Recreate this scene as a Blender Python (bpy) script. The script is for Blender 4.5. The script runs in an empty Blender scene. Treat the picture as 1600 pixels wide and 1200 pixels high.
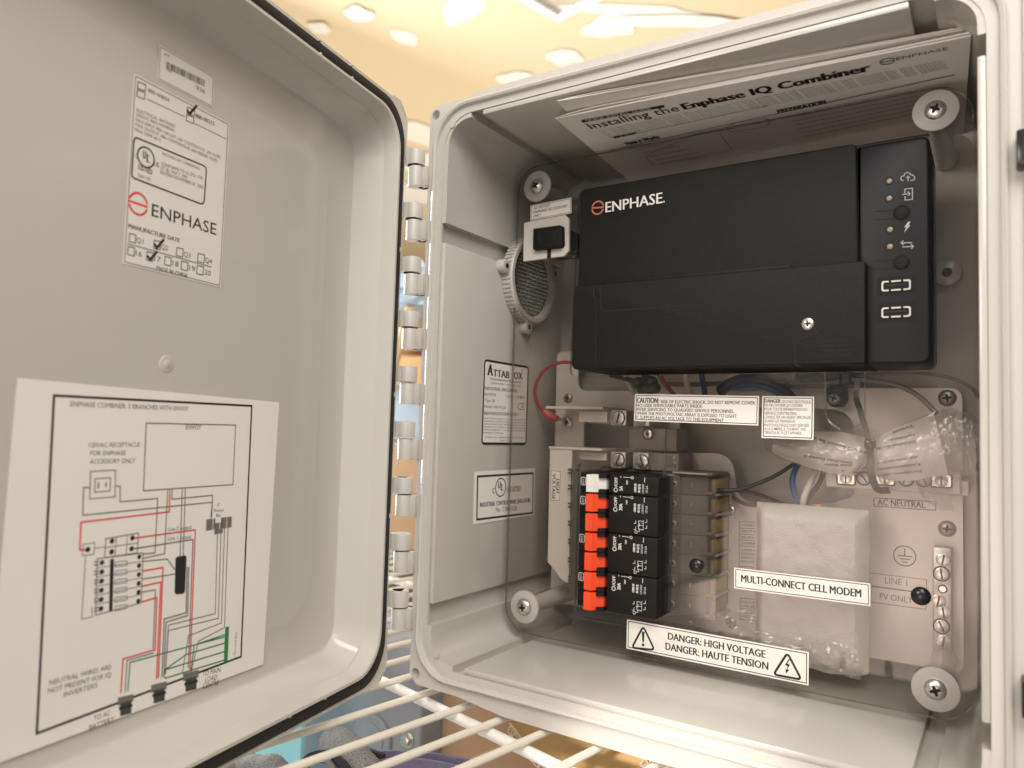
import bpy, bmesh, math, random
from math import radians, sin, cos, pi, hypot, atan2
from mathutils import Vector as V3, Matrix, noise
from mathutils.geometry import tessellate_polygon
random.seed(7)
scene = bpy.context.scene
COL = scene.collection
MM = 0.001

# ------------------------------------------------------------------ camera
# world: x right, y into the enclosure, z up; millimetres times MM. y = 0 is the rim of the enclosure.
YAW, PITCH, ROLL = radians(-33.3467), radians(3.37341), radians(1.72627)
FPX, IMG_W, IMG_H = 1173.1, 1600, 1200
CAM = V3((0.0, -390.0, 0.0))
_f = V3((sin(YAW)*cos(PITCH), cos(YAW)*cos(PITCH), sin(PITCH)))
_r = V3((cos(YAW), -sin(YAW), 0)); _u = _r.cross(_f)
CR = cos(ROLL)*_r + sin(ROLL)*_u; CU = -sin(ROLL)*_r + cos(ROLL)*_u
cd = bpy.data.cameras.new('camera'); cam = bpy.data.objects.new('camera', cd); COL.objects.link(cam)
cam.matrix_world = Matrix(((CR.x, CU.x, -_f.x, CAM.x*MM), (CR.y, CU.y, -_f.y, CAM.y*MM), (CR.z, CU.z, -_f.z, CAM.z*MM), (0, 0, 0, 1)))
cd.sensor_width = 36; cd.lens = 36*FPX/IMG_W; cd.clip_start = 0.01; cd.clip_end = 60
cd.dof.use_dof = True; cd.dof.focus_distance = 0.475; cd.dof.aperture_fstop = 7.5
scene.camera = cam

# ------------------------------------------------------------------ light
w = bpy.data.worlds.new('World'); scene.world = w; w.use_nodes = True
nt = w.node_tree; bg = nt.nodes['Background']
tc = nt.nodes.new('ShaderNodeTexCoord'); sp = nt.nodes.new('ShaderNodeSeparateXYZ'); cr = nt.nodes.new('ShaderNodeValToRGB')
mr = nt.nodes.new('ShaderNodeMapRange'); mr.inputs[1].default_value = -1; mr.inputs[2].default_value = 1
nt.links.new(tc.outputs['Generated'], sp.inputs[0]); nt.links.new(sp.outputs[2], mr.inputs[0])
nt.links.new(mr.outputs[0], cr.inputs[0]); nt.links.new(cr.outputs[0], bg.inputs[0])
cr.color_ramp.elements[0].color = (0.66, 0.63, 0.59, 1); cr.color_ramp.elements[1].color = (1.0, 0.96, 0.905, 1)
cr.color_ramp.elements[0].position = 0.25; cr.color_ramp.elements[1].position = 0.8
bg.inputs[1].default_value = 0.60
# bright pinkish spot added to the world as a hazy reflection in the cover
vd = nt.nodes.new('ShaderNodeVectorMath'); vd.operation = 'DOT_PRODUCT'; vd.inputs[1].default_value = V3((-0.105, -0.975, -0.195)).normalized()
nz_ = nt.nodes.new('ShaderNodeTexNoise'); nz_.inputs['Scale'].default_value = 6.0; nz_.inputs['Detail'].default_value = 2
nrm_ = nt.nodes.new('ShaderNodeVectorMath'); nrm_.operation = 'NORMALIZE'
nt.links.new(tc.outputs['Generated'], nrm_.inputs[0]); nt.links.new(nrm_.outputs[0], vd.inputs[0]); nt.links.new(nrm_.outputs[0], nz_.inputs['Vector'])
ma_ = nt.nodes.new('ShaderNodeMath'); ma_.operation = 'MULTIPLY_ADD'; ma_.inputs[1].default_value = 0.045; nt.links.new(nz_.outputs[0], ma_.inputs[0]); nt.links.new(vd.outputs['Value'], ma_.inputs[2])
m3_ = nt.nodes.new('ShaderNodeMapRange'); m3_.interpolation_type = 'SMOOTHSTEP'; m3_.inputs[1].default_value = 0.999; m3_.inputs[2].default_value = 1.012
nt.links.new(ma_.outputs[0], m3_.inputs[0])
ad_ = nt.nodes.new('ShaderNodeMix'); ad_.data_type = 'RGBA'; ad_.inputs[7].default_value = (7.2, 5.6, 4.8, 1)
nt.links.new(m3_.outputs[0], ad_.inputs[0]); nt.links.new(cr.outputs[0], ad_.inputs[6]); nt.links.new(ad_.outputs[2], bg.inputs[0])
def area(name, loc, target, size, power, col, size_y=None):
    l = bpy.data.lights.new(name, 'AREA'); o = bpy.data.objects.new(name, l); COL.objects.link(o)
    l.energy = power; l.color = col; l.size = size; l.shape = 'RECTANGLE'; l.size_y = size_y or size
    o.location = V3(loc)*MM; o.rotation_euler = (V3(target)-V3(loc)).to_track_quat('-Z', 'Y').to_euler()
    return o
area('ceiling_lamp', (330, -900, 960), (-200, 0, -20), 0.9, 21, (1.0, 0.96, 0.90))
area('ceiling_fill', (-1500, 1800, -800), (-1300, 1700, 1100), 2.4, 46, (1.0, 0.93, 0.82))  # added unseen lamp facing up, brightens the ceiling
area('front_fill', (-400, -800, 250), (-190, 10, -170), 0.22, 2.2, (1.0, 0.96, 0.90))  # added fill lamp for the lower flange and the carton flap
sl = bpy.data.lights.new('carton_spot', 'SPOT'); so = bpy.data.objects.new('carton_spot', sl); COL.objects.link(so)  # added narrow spot, stands in for sun on the carton flap
sl.energy = 15; sl.color = (1.0, 0.94, 0.84); sl.spot_size = radians(19); sl.spot_blend = 0.7; sl.shadow_soft_size = 0.012
so.location = V3((-110, -520, -20))*MM; so.rotation_euler = (V3((-150, 22, -222))-V3((-110, -520, -20))).to_track_quat('-Z', 'Y').to_euler()
area('window_light', (-1900, 500, 250), (-450, 150, -150), 0.9, 60, (0.86, 0.94, 1.0))
vs = scene.view_settings
vs.view_transform = 'Standard'; vs.look = 'None'; vs.exposure = 0.06; vs.gamma = 1; vs.use_curve_mapping = False
scene.cycles.use_denoising = True
scene.cycles.max_bounces = 10; scene.cycles.transparent_max_bounces = 16
scene.cycles.caustics_reflective = False; scene.cycles.caustics_refractive = False
scene.cycles.sample_clamp_indirect = 4

# ------------------------------------------------------------------ where a point of a plane is
def ray(u, v):
    return CR*((u-800)/FPX) - CU*((v-600)/FPX) + _f
def hit(u, v, Q, N):
    d = ray(u, v); return CAM + d*(((Q-CAM).dot(N))/d.dot(N))
def X(u, v, y):
    p = hit(u, v, V3((0, y, 0)), V3((0, 1, 0))); return (p.x, p.z)
def P(u, v, y):
    return hit(u, v, V3((0, y, 0)), V3((0, 1, 0)))

# ------------------------------------------------------------------ materials
def mat(name, col, rough=0.5, metal=0.0, spec=0.5, coat=0.0, bump=0.0, bscale=400.0, var=0.0, vscale=30.0, emit=None, sss=0.0, alpha=1.0, trans=0.0):
    m = bpy.data.materials.new(name); m.use_nodes = True; nt = m.node_tree; b = nt.nodes['Principled BSDF']
    b.inputs['Base Color'].default_value = (*col, 1); b.inputs['Roughness'].default_value = rough
    b.inputs['Metallic'].default_value = metal; b.inputs['Specular IOR Level'].default_value = spec
    b.inputs['Coat Weight'].default_value = coat; b.inputs['Coat Roughness'].default_value = 0.08
    b.inputs['Alpha'].default_value = alpha
    if sss: b.inputs['Subsurface Weight'].default_value = sss; b.inputs['Subsurface Radius'].default_value = (0.01, 0.009, 0.008); b.inputs['Subsurface Scale'].default_value = 0.5
    tc = nt.nodes.new('ShaderNodeTexCoord')
    if bump:
        n = nt.nodes.new('ShaderNodeTexNoise'); n.inputs['Scale'].default_value = bscale; n.inputs['Detail'].default_value = 4
        nt.links.new(tc.outputs['Object'], n.inputs['Vector'])
        bp = nt.nodes.new('ShaderNodeBump'); bp.inputs['Strength'].default_value = bump; bp.inputs['Distance'].default_value = 0.001
        nt.links.new(n.outputs[0], bp.inputs['Height']); nt.links.new(bp.outputs[0], b.inputs['Normal'])
    if var:
        n = nt.nodes.new('ShaderNodeTexNoise'); n.inputs['Scale'].default_value = vscale; n.inputs['Detail'].default_value = 5; n.inputs['Roughness'].default_value = 0.6
        nt.links.new(tc.outputs['Object'], n.inputs['Vector'])
        mx = nt.nodes.new('ShaderNodeMix'); mx.data_type = 'RGBA'
        mx.inputs[6].default_value = (*[c*(1-var) for c in col], 1); mx.inputs[7].default_value = (*[min(1, c*(1+var)) for c in col], 1)
        nt.links.new(n.outputs[0], mx.inputs[0]); nt.links.new(mx.outputs[2], b.inputs['Base Color'])
        m2 = nt.nodes.new('ShaderNodeMapRange'); m2.inputs[3].default_value = max(0, rough-0.07); m2.inputs[4].default_value = min(1, rough+0.07)
        nt.links.new(n.outputs[0], m2.inputs[0]); nt.links.new(m2.outputs[0], b.inputs['Roughness'])
    return m
def clear(name, tint, gloss_rough=0.02, haze=0.0, hazecol=(0.8, 0.8, 0.8), f0=0.04, bump=0.0, bscale=60):
    """clear sheet plastic: light passes straight through with a tint, plus a Fresnel-weighted gloss"""
    m = bpy.data.materials.new(name); m.use_nodes = True; nt = m.node_tree; L = nt.links.new
    for n in list(nt.nodes):
        if n.type == 'BSDF_PRINCIPLED': nt.nodes.remove(n)
    out = [n for n in nt.nodes if n.type == 'OUTPUT_MATERIAL'][0]
    tr = nt.nodes.new('ShaderNodeBsdfTransparent'); tr.inputs[0].default_value = (*tint, 1)
    gl = nt.nodes.new('ShaderNodeBsdfGlossy'); gl.inputs['Roughness'].default_value = gloss_rough
    lw = nt.nodes.new('ShaderNodeLayerWeight')
    pw = nt.nodes.new('ShaderNodeMath'); pw.operation = 'POWER'; pw.inputs[1].default_value = 4.0
    mu = nt.nodes.new('ShaderNodeMath'); mu.operation = 'MULTIPLY_ADD'; mu.inputs[1].default_value = 0.9; mu.inputs[2].default_value = f0
    L(lw.outputs['Facing'], pw.inputs[0]); L(pw.outputs[0], mu.inputs[0])
    base = tr
    if haze:
        df = nt.nodes.new('ShaderNodeBsdfDiffuse'); df.inputs[0].default_value = (*hazecol, 1)
        tl = nt.nodes.new('ShaderNodeBsdfTranslucent'); tl.inputs[0].default_value = (*hazecol, 1)
        ad = nt.nodes.new('ShaderNodeMixShader'); ad.inputs[0].default_value = 0.4; L(df.outputs[0], ad.inputs[1]); L(tl.outputs[0], ad.inputs[2])
        mh = nt.nodes.new('ShaderNodeMixShader'); mh.inputs[0].default_value = haze
        L(tr.outputs[0], mh.inputs[1]); L(ad.outputs[0], mh.inputs[2]); base = mh
    mx = nt.nodes.new('ShaderNodeMixShader'); L(mu.outputs[0], mx.inputs[0]); L(base.outputs[0], mx.inputs[1]); L(gl.outputs[0], mx.inputs[2])
    L(mx.outputs[0], out.inputs[0])
    if bump:
        tc = nt.nodes.new('ShaderNodeTexCoord'); n = nt.nodes.new('ShaderNodeTexNoise'); n.inputs['Scale'].default_value = bscale; n.inputs['Detail'].default_value = 3
        L(tc.outputs['Object'], n.inputs['Vector'])
        bp = nt.nodes.new('ShaderNodeBump'); bp.inputs['Strength'].default_value = bump; bp.inputs['Distance'].default_value = 0.004
        L(n.outputs[0], bp.inputs['Height']); L(bp.outputs[0], gl.inputs['Normal'])
        if haze > 0.5: L(bp.outputs[0], df.inputs['Normal'])
    return m

M = dict(
    shell=mat('grey_polycarbonate', (0.50, 0.474, 0.432), 0.18, bump=0.03, bscale=900, var=0.025, vscale=9),
    shell_matt=mat('grey_polycarbonate_satin', (0.50, 0.474, 0.432), 0.42, bump=0.05, bscale=1200, var=0.03, vscale=14),
    door=mat('grey_polycarbonate_gloss', (0.54, 0.512, 0.468), 0.12, bump=0.02, bscale=900, var=0.045, vscale=11),
    gasket=mat('black_rubber', (0.012, 0.010, 0.010), 0.65, bump=0.1),
    plate=mat('white_painted_steel', (0.70, 0.64, 0.59), 0.36, metal=0.15, bump=0.03, bscale=800, var=0.04, vscale=25),
    steel=mat('zinc_steel', (0.62, 0.60, 0.56), 0.28, metal=1.0, var=0.12, vscale=90),
    steel_dull=mat('dull_steel', (0.40, 0.38, 0.36), 0.4, metal=0.9, var=0.12, vscale=120),
    washer=mat('nylon_washer', (0.40, 0.378, 0.35), 0.4, var=0.03), cream=mat('cream_plastic', (0.62, 0.57, 0.51), 0.4, var=0.03),
    alu=mat('aluminium', (0.55, 0.52, 0.49), 0.38, metal=0.75, bump=0.05, bscale=500, var=0.08, vscale=60),
    black=mat('black_plastic', (0.009, 0.0083, 0.008), 0.52, spec=0.2, bump=0.3, bscale=2600, var=0.08, vscale=300),
    black_navy=mat('black_plastic_smooth', (0.006, 0.0065, 0.009), 0.42, spec=0.3, bump=0.04, bscale=2600),
    black_gloss=mat('black_plastic_gloss', (0.008, 0.008, 0.009), 0.22),
    groove=mat('black_gap', (0.004, 0.004, 0.004), 0.8),
    orange=mat('orange_plastic', (0.80, 0.068, 0.018), 0.38, var=0.05, vscale=80),
    socket_rim=mat('tin_rim', (0.50, 0.47, 0.43), 0.3, metal=0.5), white=mat('white_plastic', (0.72, 0.69, 0.64), 0.4),
    paper=mat('white_paper', (0.80, 0.765, 0.72), 0.75, bump=0.06, bscale=250, var=0.02, vscale=40),
    sticker=mat('white_sticker', (0.80, 0.765, 0.71), 0.5, var=0.02, vscale=60),
    sticker_door=mat('white_sticker_satin', (0.74, 0.71, 0.67), 0.55, var=0.02, vscale=60),
    ink=mat('black_ink', (0.012, 0.011, 0.011), 0.6),
    ink_dark=mat('dark_grey_ink', (0.05, 0.048, 0.046), 0.6), ink_grey=mat('grey_ink', (0.16, 0.15, 0.14), 0.6),
    ink_pale=mat('pale_grey_ink', (0.42, 0.40, 0.38), 0.6),
    ink_red=mat('red_ink', (0.72, 0.06, 0.05), 0.6),
    ink_green=mat('green_ink', (0.03, 0.20, 0.06), 0.6),
    logo_red=mat('orange_red_ink', (0.62, 0.14, 0.09), 0.6),
    logo_orange=mat('orange_print', (0.45, 0.13, 0.06), 0.5),
    print_white=mat('white_print', (0.70, 0.68, 0.65), 0.5),
    print_grey=mat('grey_print', (0.42, 0.40, 0.38), 0.5),
    red=mat('red_insulation', (0.34, 0.03, 0.03), 0.4), crimp=mat('red_crimp_sleeve', (0.50, 0.05, 0.06), 0.35),
    blue=mat('blue_insulation', (0.025, 0.065, 0.19), 0.4), navy=mat('dark_blue_insulation', (0.012, 0.02, 0.055), 0.4),
    white_ins=mat('white_insulation', (0.55, 0.51, 0.46), 0.4), black_ins=mat('black_insulation', (0.012, 0.011, 0.011), 0.42),
    grey_ins=mat('grey_insulation', (0.22, 0.20, 0.18), 0.45), copper=mat('copper', (0.55, 0.24, 0.14), 0.35, metal=0.9),
    yellow=mat('yellow_brass', (0.30, 0.225, 0.06), 0.42, metal=0.15),
    grey_term=mat('grey_terminal_plastic', (0.21, 0.202, 0.192), 0.4, bump=0.03), grey_dark=mat('dark_grey_plastic', (0.085, 0.078, 0.07), 0.45, bump=0.04), grey_mid=mat('grey_plastic', (0.30, 0.272, 0.24), 0.42, bump=0.03, var=0.04),
    smoke=clear('smoky_clear_plastic', (0.86, 0.85, 0.84), 0.06, haze=0.10, hazecol=(0.42, 0.41, 0.40)),
    cover=clear('clear_polycarbonate', (0.93, 0.915, 0.90), 0.012, haze=0.004, hazecol=(0.75, 0.72, 0.68), f0=0.024, bump=0.015, bscale=9),
    cover_edge=clear('clear_polycarbonate_edge', (0.55, 0.52, 0.49), 0.15, haze=0.35, hazecol=(0.34, 0.31, 0.28)),
    film=clear('clear_plastic_film', (0.90, 0.89, 0.88), 0.16, haze=0.15, hazecol=(0.74, 0.72, 0.70), f0=0.07, bump=0.15, bscale=40),
    foam=clear('white_foam_sheet', (0.92, 0.91, 0.88), 0.35, haze=0.90, hazecol=(0.86, 0.84, 0.79), f0=0.03, bump=0.3, bscale=700),
    wire=mat('white_vinyl_wire', (0.72, 0.66, 0.56), 0.35, var=0.03), bar=mat('white_vinyl_bar', (0.78, 0.76, 0.72), 0.3),
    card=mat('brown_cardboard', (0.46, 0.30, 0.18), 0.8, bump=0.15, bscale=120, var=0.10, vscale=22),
    card_lit=mat('sunlit_cardboard', (0.72, 0.47, 0.21), 0.8, bump=0.12, bscale=120, var=0.10, vscale=18),  # brighter copy of the cardboard, sunlight put into its colour
    flute=mat('pale_cardboard_flute', (0.72, 0.60, 0.45), 0.85),
    box_grey=mat('blue_grey_paint', (0.27, 0.28, 0.31), 0.45, bump=0.04, var=0.03), 
    cyan=mat('light_blue_plastic', (0.30, 0.66, 0.74), 0.4),
    heather=None, canvas_black=mat('black_webbing', (0.015, 0.014, 0.016), 0.8, bump=0.5, bscale=500), strap=mat('purple_grey_webbing', (0.14, 0.12, 0.19), 0.85, bump=0.6, bscale=500, var=0.2, vscale=200),
    drywall=mat('tan_drywall', (0.76, 0.61, 0.40), 0.9, var=0.05, vscale=1.2), mud=mat('joint_compound', (0.87, 0.84, 0.74), 0.85, var=0.03, vscale=6),
    vent=mat('white_enamel', (0.85, 0.86, 0.85), 0.4), floor=mat('concrete_floor', (0.28, 0.25, 0.22), 0.8, var=0.15, vscale=3),
    plastic_blue=mat('pale_blue_bag', (0.45, 0.58, 0.72), 0.35, var=0.25, vscale=20), wood=mat('pale_wood', (0.58, 0.40, 0.23), 0.6, var=0.15, vscale=15),
    mesh=mat('grey_mesh', (0.05, 0.047, 0.044), 0.5), mesh_bead=mat('bright_mesh_wire', (0.46, 0.45, 0.43), 0.25, metal=0.8),
)
def weave(name, c1, c2, sc):
    m = mat(name, c1, 0.9, bump=0.8, bscale=sc); nt = m.node_tree; b = nt.nodes['Principled BSDF']
    tc = nt.nodes.new('ShaderNodeTexCoord'); n = nt.nodes.new('ShaderNodeTexNoise'); n.inputs['Scale'].default_value = sc; n.inputs['Detail'].default_value = 3
    rmp = nt.nodes.new('ShaderNodeValToRGB'); rmp.color_ramp.elements[0].color = (*c1, 1); rmp.color_ramp.elements[1].color = (*c2, 1)
    rmp.color_ramp.elements[0].position = 0.42; rmp.color_ramp.elements[1].position = 0.58
    nt.links.new(tc.outputs['Object'], n.inputs['Vector']); nt.links.new(n.outputs[0], rmp.inputs[0]); nt.links.new(rmp.outputs[0], b.inputs['Base Color'])
    return m
M['heather'] = weave('grey_heather_cloth', (0.09, 0.085, 0.085), (0.27, 0.26, 0.25), 1300)

# ------------------------------------------------------------------ mesh building
class Fr:                                    # a frame: origin and axes (mm)
    def __init__(s, O=(0, 0, 0), U=(1, 0, 0), V=(0, 0, 1), N=None):
        s.O, s.U, s.V = V3(O), V3(U).normalized(), V3(V).normalized()
        s.N = V3(N) if N else s.U.cross(s.V)
    def p(s, x, y, n=0.0): return s.O + s.U*x + s.V*y + s.N*n
    def loc(s, P3): d = P3 - s.O; return (d.dot(s.U), d.dot(s.V))
FRONT = Fr()                                 # U = x, V = z, N = -y
_tc = {}
def text_geo(body, bold):
    k = (body, bold)
    if k not in _tc:
        c = bpy.data.curves.new('t', 'FONT'); c.body = body; c.size = 1; c.resolution_u = 2; c.fill_mode = 'FRONT'; c.offset = bold; c.space_line = 1.0
        o = bpy.data.objects.new('t', c); me = bpy.data.meshes.new_from_object(o)
        _tc[k] = ([(v.co.x, v.co.y) for v in me.vertices], [tuple(p.vertices) for p in me.polygons])
        bpy.data.objects.remove(o); bpy.data.meshes.remove(me); bpy.data.curves.remove(c)
    return _tc[k]
_H = text_geo('H', 0.0)[0]; CAPH = max(p[1] for p in _H)-min(p[1] for p in _H)

def rr(x0, x1, y0, y1, r, n=6):
    pts = []
    for cx, cy, a0 in ((x1-r, y1-r, 0), (x0+r, y1-r, 90), (x0+r, y0+r, 180), (x1-r, y0+r, 270)):
        for i in range(n+1):
            a = radians(a0+90*i/n); pts.append((cx+r*cos(a), cy+r*sin(a)))
    return pts
def circ(cx, cy, r, n=24): return [(cx+r*cos(2*pi*i/n), cy+r*sin(2*pi*i/n)) for i in range(n)]

class MB:
    def __init__(s, fr=FRONT): s.v, s.f, s.mi, s.sm, s.mats, s.fr = [], [], [], [], [], fr
    def add(s, vs, fs, m, smooth=True):
        if m not in s.mats: s.mats.append(m)
        k = s.mats.index(m); b = len(s.v)
        s.v += [tuple(v) for v in vs]
        for f in fs: s.f.append(tuple(i+b for i in f)); s.mi.append(k); s.sm.append(smooth)
    def bm(s, b, m, smooth=True):
        b.verts.index_update(); s.add([v.co for v in b.verts], [[v.index for v in f.verts] for f in b.faces], m, smooth); b.free()
    def box(s, x0, x1, y0, y1, n0, n1, m, bev=0.0, seg=2, fr=None):
        fr = fr or s.fr; b = bmesh.new()
        c = [b.verts.new(fr.p(x, y, n)) for n in (n0, n1) for y in (y0, y1) for x in (x0, x1)]
        for f in ((0, 2, 3, 1), (4, 5, 7, 6), (0, 1, 5, 4), (2, 6, 7, 3), (0, 4, 6, 2), (1, 3, 7, 5)): b.faces.new([c[i] for i in f])
        bmesh.ops.recalc_face_normals(b, faces=b.faces)
        if bev: bmesh.ops.bevel(b, geom=list(b.edges), offset=bev, segments=seg, profile=0.5, affect='EDGES')
        s.bm(b, m)
    def prism(s, poly, n0, n1, m, bev=0.0, seg=2, fr=None, holes=(), side=None):
        fr = fr or s.fr
        if not holes:
            b = bmesh.new()
            lo = [b.verts.new(fr.p(x, y, n0)) for x, y in poly]; hi = [b.verts.new(fr.p(x, y, n1)) for x, y in poly]
            b.faces.new(lo[::-1]); top = b.faces.new(hi); k = len(poly)
            for i in range(k): b.faces.new((lo[i], lo[(i+1) % k], hi[(i+1) % k], hi[i]))
            bmesh.ops.recalc_face_normals(b, faces=b.faces)
            if bev: bmesh.ops.bevel(b, geom=list(top.edges), offset=bev, segments=seg, profile=0.5, affect='EDGES')
            s.bm(b, m); return
        loops = [list(poly)]+[list(h) for h in holes]; flat = [q for l in loops for q in l]
        tris = tessellate_polygon([[V3((x, y, 0)) for x, y in l] for l in loops])
        for n, flip in ((n1, False), (n0, True)):
            fs = []
            for t in tris:
                a, b_, c = (flat[i] for i in t)
                ccw = (b_[0]-a[0])*(c[1]-a[1])-(b_[1]-a[1])*(c[0]-a[0]) > 0
                fs.append(t if ccw != flip else tuple(reversed(t)))
            s.add([fr.p(x, y, n) for x, y in flat], fs, m, False)
        for l in loops:
            k = len(l); s.add([fr.p(x, y, n0) for x, y in l]+[fr.p(x, y, n1) for x, y in l], [(i, (i+1) % k, k+(i+1) % k, k+i) for i in range(k)], side or m)
    def sheet(s, poly, n, m, fr=None):
        fr = fr or s.fr; s.add([fr.p(x, y, n) for x, y in poly], [tuple(range(len(poly)))], m, False)
    def loft(s, rings, m, cap0=False, cap1=False, closed=True):
        k = len(rings[0]); fs = []
        for j in range(len(rings)-1):
            for i in range(k if closed else k-1): fs.append((j*k+i, j*k+(i+1) % k, (j+1)*k+(i+1) % k, (j+1)*k+i))
        if cap0: fs.append(tuple(range(k))[::-1])
        if cap1: fs.append(tuple((len(rings)-1)*k+i for i in range(k)))
        s.add([q for r in rings for q in r], fs, m)
    def cyl(s, c, ax, r, h, m, n=24, r2=None, bev=0.0):
        ax = V3(ax).normalized(); a = ax.orthogonal().normalized(); b = ax.cross(a); c = V3(c); r2 = r if r2 is None else r2
        def ring(rad, t): return [c+ax*t+(a*cos(2*pi*i/n)+b*sin(2*pi*i/n))*rad for i in range(n)]
        rs = [ring(r, 0)]
        if bev: rs += [ring(r2, h-bev), ring(r2-bev*0.3, h-bev*0.3), ring(r2-bev, h)]
        else: rs.append(ring(r2, h))
        s.loft(rs, m, True, True)
    def dome(s, c, ax, r, h, m, n=20, k=5):
        ax = V3(ax).normalized(); a = ax.orthogonal().normalized(); b = ax.cross(a); c = V3(c); rs = []
        for j in range(k+1):
            t = j/k*pi/2*0.93; rs.append([c+ax*(h*sin(t))+(a*cos(2*pi*i/n)+b*sin(2*pi*i/n))*(r*cos(t)) for i in range(n)])
        s.loft(rs, m, False, True)
    def tube(s, pts, r, m, n=10, smooth=6, cap=True):
        pts = [V3(p) for p in pts]
        if smooth and len(pts) > 2:
            q = [pts[0]*2-pts[1]]+pts+[pts[-1]*2-pts[-2]]; o = []
            for i in range(1, len(q)-2):
                for j in range(smooth):
                    t = j/smooth; a, b, c, d = q[i-1], q[i], q[i+1], q[i+2]
                    o.append(0.5*((2*b)+(c-a)*t+(2*a-5*b+4*c-d)*t*t+(3*b-a-3*c+d)*t**3))
            pts = o+[pts[-1]]
        t0 = (pts[1]-pts[0]).normalized(); nrm = t0.orthogonal().normalized(); rings = []
        for i, p in enumerate(pts):
            t = (pts[min(i+1, len(pts)-1)]-pts[max(i-1, 0)]).normalized()
            nrm = (nrm-t*nrm.dot(t)).normalized(); bn = t.cross(nrm)
            rad = r(i/(len(pts)-1)) if callable(r) else r
            rings.append([p+(nrm*cos(2*pi*j/n)+bn*sin(2*pi*j/n))*rad for j in range(n)])
        s.loft(rings, m, cap, cap)
    def text(s, body, x, y, w, h, m, n=0.0, rot=0.0, bold=0.0, fr=None):
        """baseline from (x, y), width w, cap height h, turned rot radians in the frame"""
        fr = fr or s.fr
        if bold > 0.006:                          # heavier lettering: a second copy a hair to the side
            d = h*min(bold, 0.03)*4.6; bold = 0.0; w -= d
            for k in (1, 2): s.text(body, x+d*k/2*cos(rot), y+d*k/2*sin(rot), w, h, m, n+0.006*k, rot, 0.0, fr)
        vs, fs = text_geo(body, bold)
        if not vs: return
        x0 = min(p[0] for p in vs); x1 = max(p[0] for p in vs); sx = w/max(1e-6, x1-x0); sy = h/CAPH; c, sn = cos(rot), sin(rot)
        o = []
        for a, b in vs:
            px, py = (a-x0)*sx, b*sy; o.append(fr.p(x+px*c-py*sn, y+px*sn+py*c, n))
        s.add(o, fs, m, False)
    def stroke(s, pts, wd, m, n=0.0, closed=False, fr=None):
        fr = fr or s.fr; k = len(pts); segs = k if closed else k-1; L = []
        for i in range(k):
            a = pts[i-1] if (i or closed) else None; b = pts[(i+1) % k] if (i < k-1 or closed) else None; p = pts[i]
            def nm(q, r): d = hypot(r[0]-q[0], r[1]-q[1]) or 1; return (-(r[1]-q[1])/d, (r[0]-q[0])/d)
            if a and b:
                n1, n2 = nm(a, p), nm(p, b); mx, my = n1[0]+n2[0], n1[1]+n2[1]; q = max(0.3, (mx*mx+my*my)/2); mx, my = mx/q, my/q
            elif b: mx, my = nm(p, b)
            else: mx, my = nm(a, p)
            L.append(((p[0]+mx*wd/2, p[1]+my*wd/2), (p[0]-mx*wd/2, p[1]-my*wd/2)))
        vs = [fr.p(*q, n) for pr in L for q in pr]
        s.add(vs, [(2*i, 2*i+1, 2*((i+1) % k)+1, 2*((i+1) % k)) for i in range(segs)], m, False)
    def build(s, name, parent=None, at=None, angle=35):
        me = bpy.data.meshes.new(name); O = V3(at) if at is not None else V3((0, 0, 0))
        me.from_pydata([(V3(v)-O)*MM for v in s.v], [], s.f)
        for m in s.mats: me.materials.append(m)
        me.polygons.foreach_set('material_index', s.mi); me.polygons.foreach_set('use_smooth', s.sm); me.update()
        me.set_sharp_from_angle(angle=radians(angle))
        o = bpy.data.objects.new(name, me); COL.objects.link(o); o.location = O*MM
        if parent is not None:
            o.parent = parent; o.matrix_parent_inverse = Matrix.Identity(4)
            q = parent; off = V3((0, 0, 0))
            while q is not None: off += V3(q.location); q = q.parent
            o.location = O*MM-off
        return o
def tag(o, label=None, cat=None, group=None, kind=None):
    for k, v in (('label', label), ('category', cat), ('group', group), ('kind', kind)):
        if v: o[k] = v
    return o
def empty(name, loc, label, cat, group=None):
    o = bpy.data.objects.new(name, None); COL.objects.link(o); o.location = V3(loc)*MM; o.empty_display_size = 0.02
    return tag(o, label, cat, group)

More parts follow.
